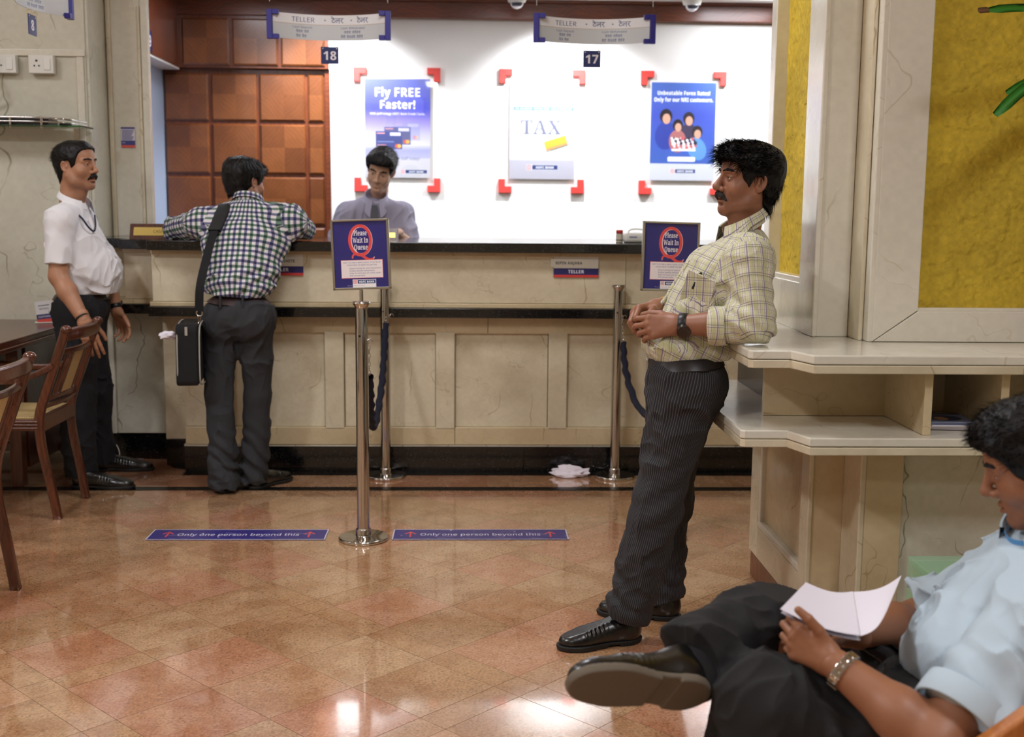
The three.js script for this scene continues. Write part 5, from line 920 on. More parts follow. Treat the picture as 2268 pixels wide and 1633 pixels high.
  const hd = P.head(frame([-1.912, 1.563, -5.70], [.955, .06, .3], [-.06, 1, 0], .94), { jaw: 1.12, fat: .005, nose: 1.05, stubble: .5, stache: 1.15, cell: .0028, gaze: [0, -.05], locks: { n: 2600, len: .018, r: .0011, flow: (a, N) => a[1] > .03 ? [a[0] * 3, .1, -.7] : [0, -1, -.3], keep: (a, N) => a[1] > -.07 && !(a[1] < .03 && a[2] > -.01) && a[2] < .07 }, hair: { side: .007, top: .014, back: .006, rough: .002, lump: .004, s: 4, line: [[.14, .088], [.09, .082], [.07, .075], [.055, .06], [.04, .03], [.03, -.01], [.02, -.034], [.012, -.028], [.006, .018], [-.016, .03], [-.034, .004], [-.05, -.05], [-.085, -.085], [-.12, -.09]] } });
  const arm = new Field(); for (const [s, e, w] of [[J.rsh, J.relb, J.rwr], [J.lsh, J.lelb, J.lwr]]) { arm.cap(mix3(s, e, .4), e, .05, .043, .02); arm.cap(e, mix3(e, w, .35), .043, .044, .02); arm.cap(mix3(e, w, .35), w, .044, .028, .02); }
  const rh = handGeo(-1, { curl: [.25, .3, .35, .4] }, J.rwr, [.32, -.92, .1], [.35, .1, .93], 1, .003), lh = handGeo(1, { curl: [.35, .4, .45, .5], thumb: [[.62, .7, -.3], [.35, .9, -.25], [.15, .97, -.2]] }, J.lwr, [.42, -.88, .12], [.35, .2, -.9], 1, .003);
  P.add('body', skinJoin([hd, meshField(arm, .0055), rh, lh]), skinMat(0xae7c5e));
  const wa = nrm3(sub3(J.lwr, J.lelb)), X1 = nrm3(crs3(wa, [0, 0, 1])), Y1 = crs3(wa, X1); P.add('wrist_watch', bandGeo(add3(J.lwr, mul3(wa, -.02)), X1, Y1, wa, .03, .03, .022, .004, 30), M.blackPlastic, 'dark leather watch');
  const ra = nrm3(sub3(J.rwr, J.relb)), X2 = nrm3(crs3(ra, [0, 0, 1])), Y2 = crs3(ra, X2); P.add('wrist_band', bandGeo(add3(J.rwr, mul3(ra, -.015)), X2, Y2, ra, .031, .031, .008, .003, 30), M.blackPlastic, 'thin dark thread bracelet');
  P.shoe([-1.965, 0, -5.60], [-1.70, 0, -5.585], [0, 1, 0], .29, .95, 1); P.shoe([-1.98, 0, -5.97], [-1.75, 0, -5.98], [0, 1, 0], .29, .95, 1);
}
// ---------- customer in the checked shirt, seen from behind ----------
{
  const J = { lank: [-1.2, .085, -5.50], rank: [-1.075, .085, -5.60], lknee: [-1.225, .47, -5.56], rknee: [-1.048, .46, -5.60], lhip: [-1.21, .82, -5.57], rhip: [-1.05, .82, -5.57], pel: [-1.128, .88, -5.57], wst: [-1.125, .94, -5.575], chest: [-1.11, 1.2, -5.69], neck: [-1.115, 1.37, -5.79], lsh: [-1.335, 1.295, -5.76], rsh: [-.905, 1.305, -5.76], lelb: [-1.50, 1.262, -5.95], relb: [-.865, 1.262, -5.95], lwr: [-1.36, 1.245, -6.2], rwr: [-1.0, 1.245, -6.2] };
  const P = new Person('customer in a green and blue checked shirt with his back turned', [-1.13, 0, -5.56], .0065);
  const SX = nrm3(sub3(J.lsh, J.rsh)), UP = nrm3(sub3(J.neck, J.wst)), FW = nrm3(crs3(SX, UP));
  const tr = new Field(); const leg = (h, k, a, r) => { tr.cap(h, k, .09, .066, .025); tr.cap(k, [a[0], .02, a[2]], .066, r, .025, { cut: [[[a[0], .028, a[2]], [0, -1, 0]]] }); }; leg(J.lhip, J.lknee, J.lank, .07); leg(J.rhip, J.rknee, J.rank, .07);
  tr.ell([-1.128, .87, -5.575], [.165, .1, .125], .05); for (const s of [-1, 1]) tr.ell([-1.128 + s * .068, .835, -5.505], [.075, .085, .06], .04);
  const tf = folds(.011, 12, 8, 12, 31), hl = near([-1.2, .12, -5.48], .13), hr = near([-1.07, .14, -5.58], .15); tr.fold = (x, y, z) => tf(x, y, z) + Math.sin(y * 80 + x * 60 + vn(x * 12, y * 12, z * 12) * 6) * .007 * (hl(x, y, z) + hr(x, y, z)); tr.cut([-1.128, .945, -5.57], [.06, 1, .05]);
  P.add('trousers', clothUV(P.mesh(tr, .0058), [{ a: J.rhip, b: J.rank, ref: [0, 0, 1], R: .08 }, { a: J.lhip, b: J.lank, ref: [0, 0, 1], R: .08 }], .2), cloth({ color: 0x2f3034 }));
  P.add('back_pocket', tube([V(-1.075, .845, -5.452), V(-1.045, .832, -5.45), V(-1.01, .828, -5.462), V(-.985, .835, -5.482)], .0045, 20, 6), cloth({ color: 0x2a2b2f }));
  const belt = P.belt(tr, [-1.126, .936, -5.578], nrm3([.06, 1, .04]), .038, mat({ color: 0x3a2a2a, roughness: .45 })); for (const x of [-.06, .045]) P.add('belt_loop', bx(-1.126 + x - .005, -1.126 + x + .005, .905, .965, -5.455, -5.444, .002), cloth({ color: 0x2f3034 }), undefined, belt);
  const sh = new Field();
  sh.cap([-1.125, .985, -5.58], [-1.118, 1.08, -5.63], .118, .122, .05, { w: SX, s: .76 }); sh.cap([-1.118, 1.08, -5.63], J.chest, .122, .122, .05, { w: SX, s: .68 }); sh.cap(J.chest, [-1.112, 1.32, -5.75], .118, .08, .05, { w: SX, s: .56 });
  sh.cap(J.lsh, J.rsh, .064, .064, .06); for (const s of [J.rsh, J.lsh]) sh.cap(add3(J.neck, [0, -.02, .0]), s, .056, .054, .06);
  for (const [s, e, w] of [[J.lsh, J.lelb, J.lwr], [J.rsh, J.relb, J.rwr]]) { sh.cap(s, e, .072, .058, .04); sh.cap(e, w, .056, .046, .03); }
  const sf = folds(.01, 10, 12, 10, 41), wf = near([-1.1, 1.0, -5.48], .2); sh.fold = (x, y, z) => sf(x, y, z) + Math.sin((x * -.5 + y) * 80 + vn(x * 8, y * 8, z * 8) * 7) * .006 * wf(x, y, z); sh.cut([-1.128, .956, -5.57], mul3(nrm3([.06, 1, .04]), -1)); sh.cut([-1.115, 1.40, -5.79], [0, 1, -.35]); sh.cut([0, 1.212, 0], [0, -1, 0]); sh.cuts.pop();
  sh.fn((x, y, z) => Math.max(y - 1.2125, -(z + 5.80) * -1 > 0 ? (z + 5.80) : (z + 5.80)), [-1.15, 1.0, -6.1], .7, .004, 1);
  const ging = weaveTex(0, (g) => {
    g.fillStyle = '#e2dcdf'; g.fillRect(0, 0, 512, 512);
    for (const [p, c] of [[0, '#1e4a30'], [256, '#26295c']]) { g.globalAlpha = .62; g.fillStyle = c; g.fillRect(p, 0, 122, 512); g.fillRect(0, p, 512, 122); } g.globalAlpha = .55; for (const [p, c] of [[0, '#0d2418'], [256, '#10122c']]) for (const q of [0, 256]) { g.fillStyle = c; g.fillRect(p, q, 122, 122); } g.globalAlpha = 1;
  });
  const gm = cloth({ map: ging }); const B = [{ a: [-1.126, .94, -5.575], b: J.neck, ref: [0, 0, 1], R: .15, wt: .18 }, { a: J.lsh, b: J.rsh, ref: [0, 1, 0], R: .066, wt: .075 }, { a: mix3(J.lsh, J.lelb, .3), b: J.lelb, ref: [0, 1, .3], R: .066 }, { a: J.lelb, b: J.lwr, ref: [0, 1, .3], R: .06 }, { a: mix3(J.rsh, J.relb, .3), b: J.relb, ref: [0, 1, .3], R: .066 }, { a: J.relb, b: J.rwr, ref: [0, 1, .3], R: .06 }];
  const shirt = P.add('shirt', clothUV(P.mesh(sh, .0052), B, .056), gm);
  const col = collarGeo({ r: .068, h: .036, gap: .6, point: .04, slope: .008, size: .056 }); col.applyMatrix4(frame([-1.115, 1.388, -5.80], [.05, -.3, -.93], [0, 1, 0])); P.add('collar', col, gm, undefined, shirt);
  P.add('yoke_seam', tube([V(-1.29, 1.285, -5.67), V(-1.2, 1.27, -5.63), V(-1.11, 1.265, -5.617), V(-1.0, 1.27, -5.63), V(-.92, 1.29, -5.67)], .003, 30, 5), gm, undefined, shirt);
  const hd = P.head(frame([-1.135, 1.492, -5.86], [.62, -.12, -.78], [-.03, 1, -.1], .93), { jaw: 1.05, fat: .004, stubble: .5, stache: 0, cell: .003, hair: { side: .009, top: .024, back: .012, rough: .003, lump: .009, s: 7, line: [[.14, .07], [.09, .068], [.07, .06], [.052, .035], [.036, 0], [.02, -.03], [.012, -.024], [.004, .016], [-.018, .022], [-.036, -.01], [-.05, -.062], [-.085, -.08], [-.12, -.08]] }, locks: { n: 3600, len: .02, r: .0012, flow: (a, N) => a[1] > .02 ? [a[0] * 3, .3, .6] : [0, -1, 0], keep: (a, N) => a[1] > -.08 && !(a[1] < .02 && a[2] > -.02) } });
  const lh = handGeo(1, { curl: [.3, .3, .35, .4] }, [-1.35, 1.24, -6.21], [.7, -.05, -.7], [0, 1, 0], 1, .0035), rh = handGeo(-1, { curl: [.3, .3, .35, .4] }, [-1.01, 1.24, -6.21], [-.75, -.05, -.6], [0, 1, 0], 1, .0035);
  P.add('body', skinJoin([hd, lh, rh]), skinMat(0xa5745a));
  P.shoe([-1.205, 0, -5.47], [-1.215, 0, -5.76], [0, 1, 0], .28, 1, 0); P.shoe([-1.085, 0, -5.555], [-.97, 0, -5.72], [0, 1, 0], .28, 1, 0);
}
// ---------- his shoulder bag ----------
{
  const o = thing('shoulder_bag', 'black laptop bag with grey piping hanging at the customer\'s side', 'bag', [-1.33, .55, -5.5]);
  const fab = cloth({ color: 0x101013 }), pipe = mat({ color: 0xa8a59c, roughness: .6 });
  const sil = (d) => { const s = new THREE.Shape(); s.moveTo(-.16, 0); s.lineTo(.16, 0); s.quadraticCurveTo(.185, .0, .185, .03); s.lineTo(.17, .25); s.quadraticCurveTo(.165, .285, .13, .285); s.lineTo(-.13, .285); s.quadraticCurveTo(-.165, .285, -.17, .25); s.lineTo(-.185, .03); s.quadraticCurveTo(-.185, 0, -.16, 0); return new THREE.ExtrudeGeometry(s, { depth: d - .02, bevelEnabled: true, bevelSize: .01, bevelThickness: .01, bevelOffset: -.01, bevelSegments: 3 }); };
  const g = sil(.1); g.translate(0, 0, -.05); g.rotateY(Math.PI / 2 + .12); part(o, 'body', uvM(g, .2), fab);
  const loop = [V(-.165, .012, 0), V(.165, .012, 0), V(.18, .05, 0), V(.163, .25, 0), V(.13, .277, 0), V(-.13, .277, 0), V(-.163, .25, 0), V(-.18, .05, 0)];
  for (const z of [-.052, .048]) { const t = tube(loop.map((v) => V(v.x, v.y, v.z)), .0035, 90, 6, true); t.translate(0, 0, z); t.rotateY(Math.PI / 2 + .12); part(o, 'piping', t, pipe); }
  const zp = bx(-.006, .006, -.02, .02, -.002, .002, .001); zp.translate(.01, .255, .17); part(o, 'zip_pull', zp, pipe);
  const rag = new THREE.IcosahedronGeometry(.03, 2), rp = rag.attributes.position; for (let i = 0; i < rp.count; i++) { const k = .7 + .7 * vn(rp.getX(i) * 60, rp.getY(i) * 60, rp.getZ(i) * 60); rp.setXYZ(i, rp.getX(i) * k * 1.3, rp.getY(i) * k * .7, rp.getZ(i) * k); } rag.computeVertexNormals(); const rg = part(o, 'tag', rag, M.paper, 'crumpled paper tag'); rg.position.set(-.09, .23, .1);
  part(o, 'strap_clip', join([new THREE.TorusGeometry(.014, .003, 8, 18).translate(.05, .33, .07), bx(.042, .058, .285, .32, .066, .074, .003), new THREE.TorusGeometry(.011, .003, 8, 18).rotateY(1.2).translate(.05, .28, .07)]), M.chrome);
  // flat strap from the clip up over the left shoulder
  const strap = (pts, w, t, name, m) => { const c = new THREE.CatmullRomCurve3(pts, false, 'centripetal'), n = 40, pos = [], idx = []; for (let i = 0; i <= n; i++) { const q = c.getPoint(i / n), tg = c.getTangent(i / n), wv = V(1, 0, .25).addScaledVector(tg, -V(1, 0, .25).dot(tg)).normalize(), nv = new THREE.Vector3().crossVectors(tg, wv); for (const [a, b] of [[-1, -1], [1, -1], [1, 1], [-1, 1]]) pos.push(q.x + wv.x * a * w / 2 + nv.x * b * t / 2, q.y + wv.y * a * w / 2 + nv.y * b * t / 2, q.z + wv.z * a * w / 2 + nv.z * b * t / 2); } for (let i = 0; i < n; i++) for (let k = 0; k < 4; k++) { const a = i * 4 + k, b = i * 4 + (k + 1) % 4; idx.push(a, a + 4, b, b, a + 4, b + 4); } const gg = new THREE.BufferGeometry(); gg.setAttribute('position', new THREE.Float32BufferAttribute(pos, 3)); gg.setIndex(idx); const q = gg.toNonIndexed(); q.computeVertexNormals(); return part(o, name, uvM(q, .2), m); };
  const W = (x, y, z) => V(x + 1.33, y - .55, z + 5.5);
  strap([W(-1.28, .89, -5.425), W(-1.272, 1.0, -5.42), W(-1.255, 1.12, -5.475), W(-1.235, 1.25, -5.565), W(-1.215, 1.33, -5.66), W(-1.212, 1.368, -5.73), W(-1.218, 1.368, -5.80), W(-1.235, 1.32, -5.865)], .042, .004, 'strap', fab);
  strap([W(-1.232, 1.262, -5.575), W(-1.215, 1.335, -5.652), W(-1.211, 1.382, -5.73), W(-1.218, 1.38, -5.80)], .062, .016, 'shoulder_pad', mat({ color: 0x1d1d20, roughness: .6 }));
}
// ---------- teller behind the counter ----------
{
  const P = new Person('smiling teller in a grey shirt and tie behind the counter', [-.58, 0, -6.93], .007);
  const J = { neck: [-.572, 1.425, -6.89], chest: [-.582, 1.24, -6.95], wst: [-.585, .98, -6.98], lsh: [-.425, 1.345, -6.92], rsh: [-.735, 1.348, -6.92], lelb: [-.36, 1.15, -6.86], relb: [-.80, 1.15, -6.88], lwr: [-.44, 1.235, -6.68], rwr: [-.72, 1.235, -6.66] };
  const SX = [1, 0, 0];
  const sh = new Field(); sh.cap(J.wst, J.chest, .11, .115, .05, { w: SX, s: .7 }); sh.cap(J.chest, [-.578, 1.36, -6.91], .112, .07, .05, { w: SX, s: .58 }); sh.cap(J.lsh, J.rsh, .058, .058, .05); for (const s of [J.lsh, J.rsh]) sh.cap(add3(J.neck, [0, -.015, 0]), s, .05, .048, .05);
  for (const [s, e] of [[J.lsh, J.lelb], [J.rsh, J.relb]]) sh.cap(s, e, .064, .062, .03, { cut: [[mix3(s, e, .92), nrm3(sub3(e, s))]] });
  const sf = folds(.012, 13, 7, 12, 55); sh.fold = (x, y, z) => sf(x, y, z); sh.cut([0, 1.43, -6.88], [0, .9, .4]);
  const gm = cloth({ color: 0xa9a6bb }); const shirt = P.add('shirt', uvM(P.mesh(sh, .0058), .2), gm);
  const col = collarGeo({ r: .06, h: .034, gap: .28, point: .05, slope: .016, size: .2 }); col.applyMatrix4(frame([-.572, 1.425, -6.885], [.05, -.35, .93], [0, 1, 0])); P.add('collar', uvM(col, .2), cloth({ color: 0xb4b1c8 }), undefined, shirt);
  const tie = new THREE.Shape([[-.014, 0], [.014, 0], [.02, -.035], [.034, -.3], [0, -.34], [-.034, -.3], [-.02, -.035]].map(([x, y]) => new THREE.Vector2(x, y))); const tg = new THREE.ExtrudeGeometry(tie, { depth: .006, bevelEnabled: true, bevelSize: .002, bevelThickness: .003, bevelSegments: 2 }); tg.rotateX(-.1); tg.translate(-.575, 1.39, -6.822); P.add('tie', uvM(tg, .1), cloth({ color: 0x5f6068 }), undefined, shirt);
  P.add('pocket', uvM(bx(-.52, -.43, 1.16, 1.26, -6.848, -6.838, .003), .2), gm, undefined, shirt);
  const tr = new Field(); for (const s of [-1, 1]) { tr.cap([-.585 + s * .09, .85, -6.98], [-.585 + s * .1, .06, -6.98], .1, .07, .05, { cut: [[[0, .03, 0], [0, -1, 0]]] }); } tr.ell([-.585, .9, -6.98], [.16, .12, .12], .05); P.add('trousers', uvM(P.mesh(tr, .01), .2), cloth({ color: 0x202126 }));
  const hd = P.head(frame([-.535, 1.592, -6.80], [-.14, -.36, .92], [.2, 1, .28], .93), { jaw: .92, fat: -.002, stubble: .12, stache: 0, smile: .008, cell: .003, gaze: [0, -.25], locks: { n: 2200, len: .02, r: .0012, flow: (a, N) => a[1] > .03 ? [a[0] * 2 + .3, .3, -.5] : [0, -1, 0], keep: (a, N) => a[1] > -.05 && !(a[1] < .03 && a[2] > -.01) }, neck: [-.0, -.17, -.07], hair: { side: .004, top: .03, front: .016, rough: .003, lump: .005, s: 9, line: [[.14, .075], [.1, .072], [.075, .066], [.058, .05], [.044, .02], [.03, -.008], [.02, -.02], [.012, -.016], [.004, .02], [-.018, .028], [-.036, 0], [-.05, -.045], [-.085, -.075], [-.12, -.08]] } });
  const arm = new Field(); for (const [s, e, w] of [[J.lsh, J.lelb, J.lwr], [J.rsh, J.relb, J.rwr]]) { arm.cap(mix3(s, e, .6), e, .046, .04, .02); arm.cap(e, w, .042, .027, .02); }
  const lh = handGeo(1, {}, J.lwr, [-.4, -.05, .9], [0, 1, 0], 1, .004), rh = handGeo(-1, {}, J.rwr, [.4, -.05, .9], [0, 1, 0], 1, .004);
  P.add('body', skinJoin([hd, meshField(arm, .007), lh, rh]), skinMat(0xd6aa8e));
  const teeth = new THREE.BoxGeometry(.026, .005, .004); teeth.translate(0, -.0705, .0905); teeth.applyMatrix4(frame([-.535, 1.592, -6.80], [-.14, -.36, .92], [.2, 1, .28], .93)); P.add('teeth', teeth, mat({ color: 0xe8e2da, roughness: .3 }));
  P.shoe([-.68, 0, -7.0], [-.69, 0, -6.75], [0, 1, 0], .28, 1, 0); P.shoe([-.49, 0, -7.0], [-.48, 0, -6.75], [0, 1, 0], .28, 1, 0);
}
// ---------- seated man in the pale blue shirt ----------
{
  const J = { lhip: [.90, .365, -2.04], lknee: [.555, .462, -2.05], lank: [.43, .06, -2.02], rhip: [.98, .36, -2.28], rknee: [.785, .54, -2.50], rank: [.432, .5, -2.15], pel: [.98, .36, -2.15], wst: [1.0, .42, -2.15], chest: [1.07, .56, -2.17], neck: [1.145, .735, -2.17], lsh: [1.03, .662, -1.99], rsh: [1.18, .62, -2.33], lelb: [.81, .465, -1.865], lwr: [.668, .556, -2.0], relb: [1.0, .47, -2.45], rwr: [.78, .51, -2.27] };
  const P = new Person('seated man in a pale blue shirt reading papers with his leg crossed', [.9, 0, -2.15], .006);
  const SX = nrm3(sub3(J.lsh, J.rsh)), UP = nrm3(sub3(J.neck, J.wst)), FW = nrm3(crs3(SX, UP));
  const tr = new Field(); tr.cap(J.lhip, J.lknee, .098, .078, .04); tr.cap(J.lknee, J.lank, .076, .07, .03, { cut: [[[.45, .08, -2.12], [0, -1, 0]]] }); tr.cap(J.rhip, J.rknee, .098, .078, .05); tr.cap(J.rknee, mix3(J.rknee, J.rank, 1.1), .078, .068, .03, { cut: [[mix3(J.rknee, J.rank, 1.0), nrm3(sub3(J.rank, J.rknee))]] }); tr.ell([.93, .385, -2.15], [.12, .12, .17], .05);
  const tf = folds(.012, 11, 9, 11, 61); tr.fold = (x, y, z) => tf(x, y, z); tr.cut(add3(J.wst, mul3(UP, .0)), UP);
  P.add('trousers', clothUV(P.mesh(tr), [{ a: J.lhip, b: J.lknee, ref: [0, 1, 0], R: .08 }, { a: J.lknee, b: J.lank, ref: [1, 0, 0], R: .08 }, { a: J.rhip, b: J.rknee, ref: [0, 1, 0], R: .08 }, { a: J.rknee, b: J.rank, ref: [0, 1, 0], R: .08 }], .2), cloth({ color: 0x1b1a1b }));
  P.belt(tr, add3(J.wst, mul3(UP, -.01)), UP, .036, beltLeather);
  const sh = new Field(); sh.cap([1.0, .43, -2.15], [1.04, .49, -2.16], .13, .135, .05, { w: SX, s: .82 }); sh.cap([1.04, .49, -2.16], J.chest, .135, .125, .05, { w: SX, s: .75 }); sh.cap(J.chest, [1.12, .672, -2.17], .12, .08, .05, { w: SX, s: .6 }); sh.ell([.96, .505, -2.14], [.1, .085, .13], .05, { X: FW, Y: UP, Z: SX });
  sh.cap(J.lsh, J.rsh, .066, .066, .05); for (const s of [J.lsh, J.rsh]) sh.cap(add3(J.neck, [0, -.035, 0]), s, .056, .056, .05);
  sh.cap(J.lsh, mix3(J.lsh, J.lelb, .95), .076, .074, .03, { cut: [[mix3(J.lsh, J.lelb, .82), nrm3(sub3(J.lelb, J.lsh))]] }); sh.cap(J.rsh, mix3(J.rsh, J.relb, .95), .074, .07, .03, { cut: [[mix3(J.rsh, J.relb, .82), nrm3(sub3(J.relb, J.rsh))]] });
  const sf = folds(.016, 11, 10, 11, 71), sl = near(mix3(J.lsh, J.lelb, .6), .12); sh.fold = (x, y, z) => sf(x, y, z) + Math.sin((x + y * .5) * 80 + vn(x * 10, y * 10, z * 10) * 5) * .006 * sl(x, y, z); sh.cut(add3(J.wst, mul3(UP, -.02)), mul3(UP, -1)); sh.cut([1.132, .762, -2.17], nrm3([-.35, .9, 0]));
  const bm = cloth({ color: 0xb9cad6 }); const shirt = P.add('shirt', uvM(P.mesh(sh, .0052), .2), bm);
  const ca = nrm3(sub3(J.lelb, J.lsh)), cx = nrm3(crs3([0, 0, 1], ca)), cy = crs3(ca, cx); P.add('cuff', uvM(bandGeo(add3(mix3(J.lsh, J.lelb, .82), mul3(ca, -.022)), cx, cy, ca, .0755, .0755, .046, .005, 44), .2), bm, undefined, shirt);
  const col = collarGeo({ r: .072, h: .04, gap: .55, point: .05, slope: .012, size: .2 }); col.applyMatrix4(frame([1.134, .757, -2.17], nrm3([-.88, -.42, .1]), [0, 1, 0])); P.add('collar', uvM(col, .2), bm, undefined, shirt);
  P.add('collar_band', uvM(bandGeo([1.13, .754, -2.17], nrm3([-.88, -.45, .12]), nrm3([.12, 0, 1]), nrm3([-.45, .88, 0]), .066, .066, .05, .002, 40), .2), cloth({ color: 0x5f9ed6 }), undefined, shirt);
  const hd = P.head(frame([1.112, .895, -2.17], [-.86, -.34, -.36], [-.25, 1, -.05], .97), { jaw: 1.12, fat: .006, nose: 1, stubble: .35, stache: 0, cell: .0024, gaze: [0, -.3], neck: [0, -.18, -.03], hair: { side: .011, top: .026, back: .01, rough: .003, lump: .009, s: 13, line: [[.14, .07], [.1, .066], [.08, .06], [.062, .045], [.048, .02], [.036, -.01], [.022, -.03], [.012, -.022], [.004, .018], [-.018, .024], [-.036, -.005], [-.05, -.055], [-.085, -.09], [-.12, -.095]] }, locks: { n: 4200, len: .02, r: .0011, flow: (a, N) => a[1] > .02 ? [a[0] * 3, .3, .6] : [0, -1, 0], keep: (a, N) => a[1] > -.07 && !(a[1] < .02 && a[2] > -.02) } });
  const arm = new Field(); for (const [s, e, w] of [[J.lsh, J.lelb, J.lwr], [J.rsh, J.relb, J.rwr]]) { arm.cap(mix3(s, e, .55), e, .052, .045, .02); arm.cap(e, mix3(e, w, .35), .045, .047, .02); arm.cap(mix3(e, w, .35), w, .047, .029, .02); } 
  const lh = handGeo(1, { curl: [[.7, .9, .6], [.75, .95, .6], [.8, 1, .6], [.85, 1, .6]], thumb: [[.6, .7, .3], [.45, .85, .35], [.3, .95, .2]] }, J.lwr, [-.78, .34, -.5], [-.5, .1, .86], .88), rh = handGeo(-1, { curl: [.5, .55, .6, .6] }, J.rwr, [-.85, .3, .2], [.1, .9, -.2], 1, .003);
  P.add('body', skinJoin([hd, meshField(arm, .005), lh, rh]), skinMat(0x9a6648));
  const wa = nrm3(sub3(J.lwr, J.lelb)), X1 = nrm3(crs3(wa, [0, 0, 1])), Y1 = crs3(wa, X1), wc = add3(J.lwr, mul3(wa, -.02)); const wt = P.add('wrist_watch', bandGeo(wc, X1, Y1, wa, .0315, .0325, .017, .004, 40), M.chrome, 'silver link watch'); for (let k = 0; k < 18; k++) { const a = k / 18 * 6.283, lk = new RoundedBoxGeometry(.009, .018, .005, 2, .0015); lk.applyMatrix4(frame(add3(wc, add3(mul3(X1, Math.cos(a) * .0355), mul3(Y1, Math.sin(a) * .0365))), add3(mul3(X1, Math.cos(a)), mul3(Y1, Math.sin(a))), wa)); P.add('watch_link', lk, M.chrome, undefined, wt); }
  const sk = new Field(); sk.cap(mix3(J.rknee, J.rank, .9), add3(J.rank, [-.01, -.01, .02]), .046, .044, .02); sk.cap(add3(J.rank, [-.01, -.01, .02]), [.44, .475, -2.11], .044, .04, .02); P.add('sock', meshField(sk, .005), cloth({ color: 0x141315 }));
  const soleM = mat({ color: 0x6a6052, roughness: .75, bumpMap: T.bumpFine, bumpScale: .002 });
  const rs = P.shoe([.455, .455, -2.075], [.215, .525, -1.975], [.16, .36, -.92], .29, 1.08, 1); rs.children[0].material = soleM;
  P.shoe([.53, 0, -2.1], [.25, 0, -2.12], [0, 1, 0], .29, 1, 1);
}
// ---------- papers in his hand ----------
{
  const sheet = (pts, name, o) => { const n = 10, pos = [], idx = []; for (let j = 0; j <= n; j++) for (let i = 0; i <= n; i++) { const u = i / n, v = j / n, a = pts[0].clone().lerp(pts[1], u), b = pts[3].clone().lerp(pts[2], u), q = a.lerp(b, v); const bow = Math.sin(u * Math.PI) * .012; pos.push(q.x, q.y - bow * .5, q.z + bow); } for (let j = 0; j < n; j++) for (let i = 0; i < n; i++) { const a = j * (n + 1) + i; idx.push(a, a + 1, a + n + 1, a + 1, a + n + 2, a + n + 1); } const g = new THREE.BufferGeometry(); g.setAttribute('position', new THREE.Float32BufferAttribute(pos, 3)); g.setIndex(idx); g.computeVertexNormals(); part(o, name, g, M.paper); };
  const o = thing('folded_papers', 'folded white papers held by the seated man', 'paper', [.68, .62, -2.1]);
  const W = (x, y, z) => V(x - .68, y - .62, z + 2.1);
  sheet([W(.577, .643, -2.05), W(.734, .587, -2.06), W(.793, .598, -2.28), W(.684, .628, -2.25)], 'sheet', o);
  sheet([W(.58, .634, -2.055), W(.737, .575, -2.065), W(.796, .586, -2.285), W(.687, .616, -2.255)], 'sheet', o);
  sheet([W(.735, .586, -2.06), W(.806, .615, -2.12), W(.901, .626, -2.3), W(.794, .597, -2.28)], 'sheet', o);
}
// ---------- wooden seat under him ----------
{
  const o = thing('lounge_chair', 'tan wooden chair frame with a dark seat under the seated man', 'chair', [1.05, 0, -2.15]);
  part(o, 'seat', new RoundedBoxGeometry(.62, .1, .56, 4, .03).translate(0, .215, 0), cloth({ color: 0x17161a }));
  part(o, 'backrest', new RoundedBoxGeometry(.09, .5, .5, 4, .03).rotateZ(-.55).translate(.33, .43, -.01), cloth({ color: 0x17161a }));
  const bar = (a, b, w, h) => { const d = b.clone().sub(a), g = new RoundedBoxGeometry(w, d.length(), h, 3, .008); g.applyQuaternion(new THREE.Quaternion().setFromUnitVectors(V(0, 1, 0), d.clone().normalize())); g.translate((a.x + b.x) / 2, (a.y + b.y) / 2, (a.z + b.z) / 2); return uvM(g, .4, rnd(), rnd()); };
  for (const s of [-1, 1]) { part(o, 'back_post', s > 0 ? bar(V(-.25, .40, .35), V(.2, .735, .35), .1, .035) : bar(V(.1, .2, -.3), V(.2, .5, -.3), .06, .035), M.oak); part(o, 'leg', bar(V(-.26, 0, s * .27), V(-.26, .24, s * .27), .05, .04), M.oak); part(o, 'leg', bar(V(.3, 0, s * .27), V(.2, .24, s * .27), .05, .04), M.oak); part(o, 'side_rail', bar(V(-.29, .2, s * .29), V(.25, .2, s * .29), .06, .03), M.oak); part(o, 'bolt', new THREE.SphereGeometry(.011, 14, 10).scale(1, 1, .5).translate(s > 0 ? -.10 : .14, s > 0 ? .505 : .3, s > 0 ? .37 : -.32), M.chromeSoft); }
}
// ---------- glass side table ----------
{
  const o = thing('glass_table', 'small green-edged glass side table behind the papers', 'table', [1.4, -.008, -2.7]);
  part(o, 'glass_top', bx(-.25, .25, .478, .49, -.2, .2, .002), M.glassPale); part(o, 'glass_side', bx(-.25, -.238, 0, .477, -.2, .2, .002), M.glassPale); part(o, 'glass_side', bx(.238, .25, 0, .477, -.2, .2, .002), M.glassPale); part(o, 'glass_shelf', bx(-.237, .237, .3, .31, -.19, .19, .002), M.glassPale); part(o, 'glass_back', bx(-.237, .237, .311, .477, -.2, -.19, .002), M.glassPale);
}
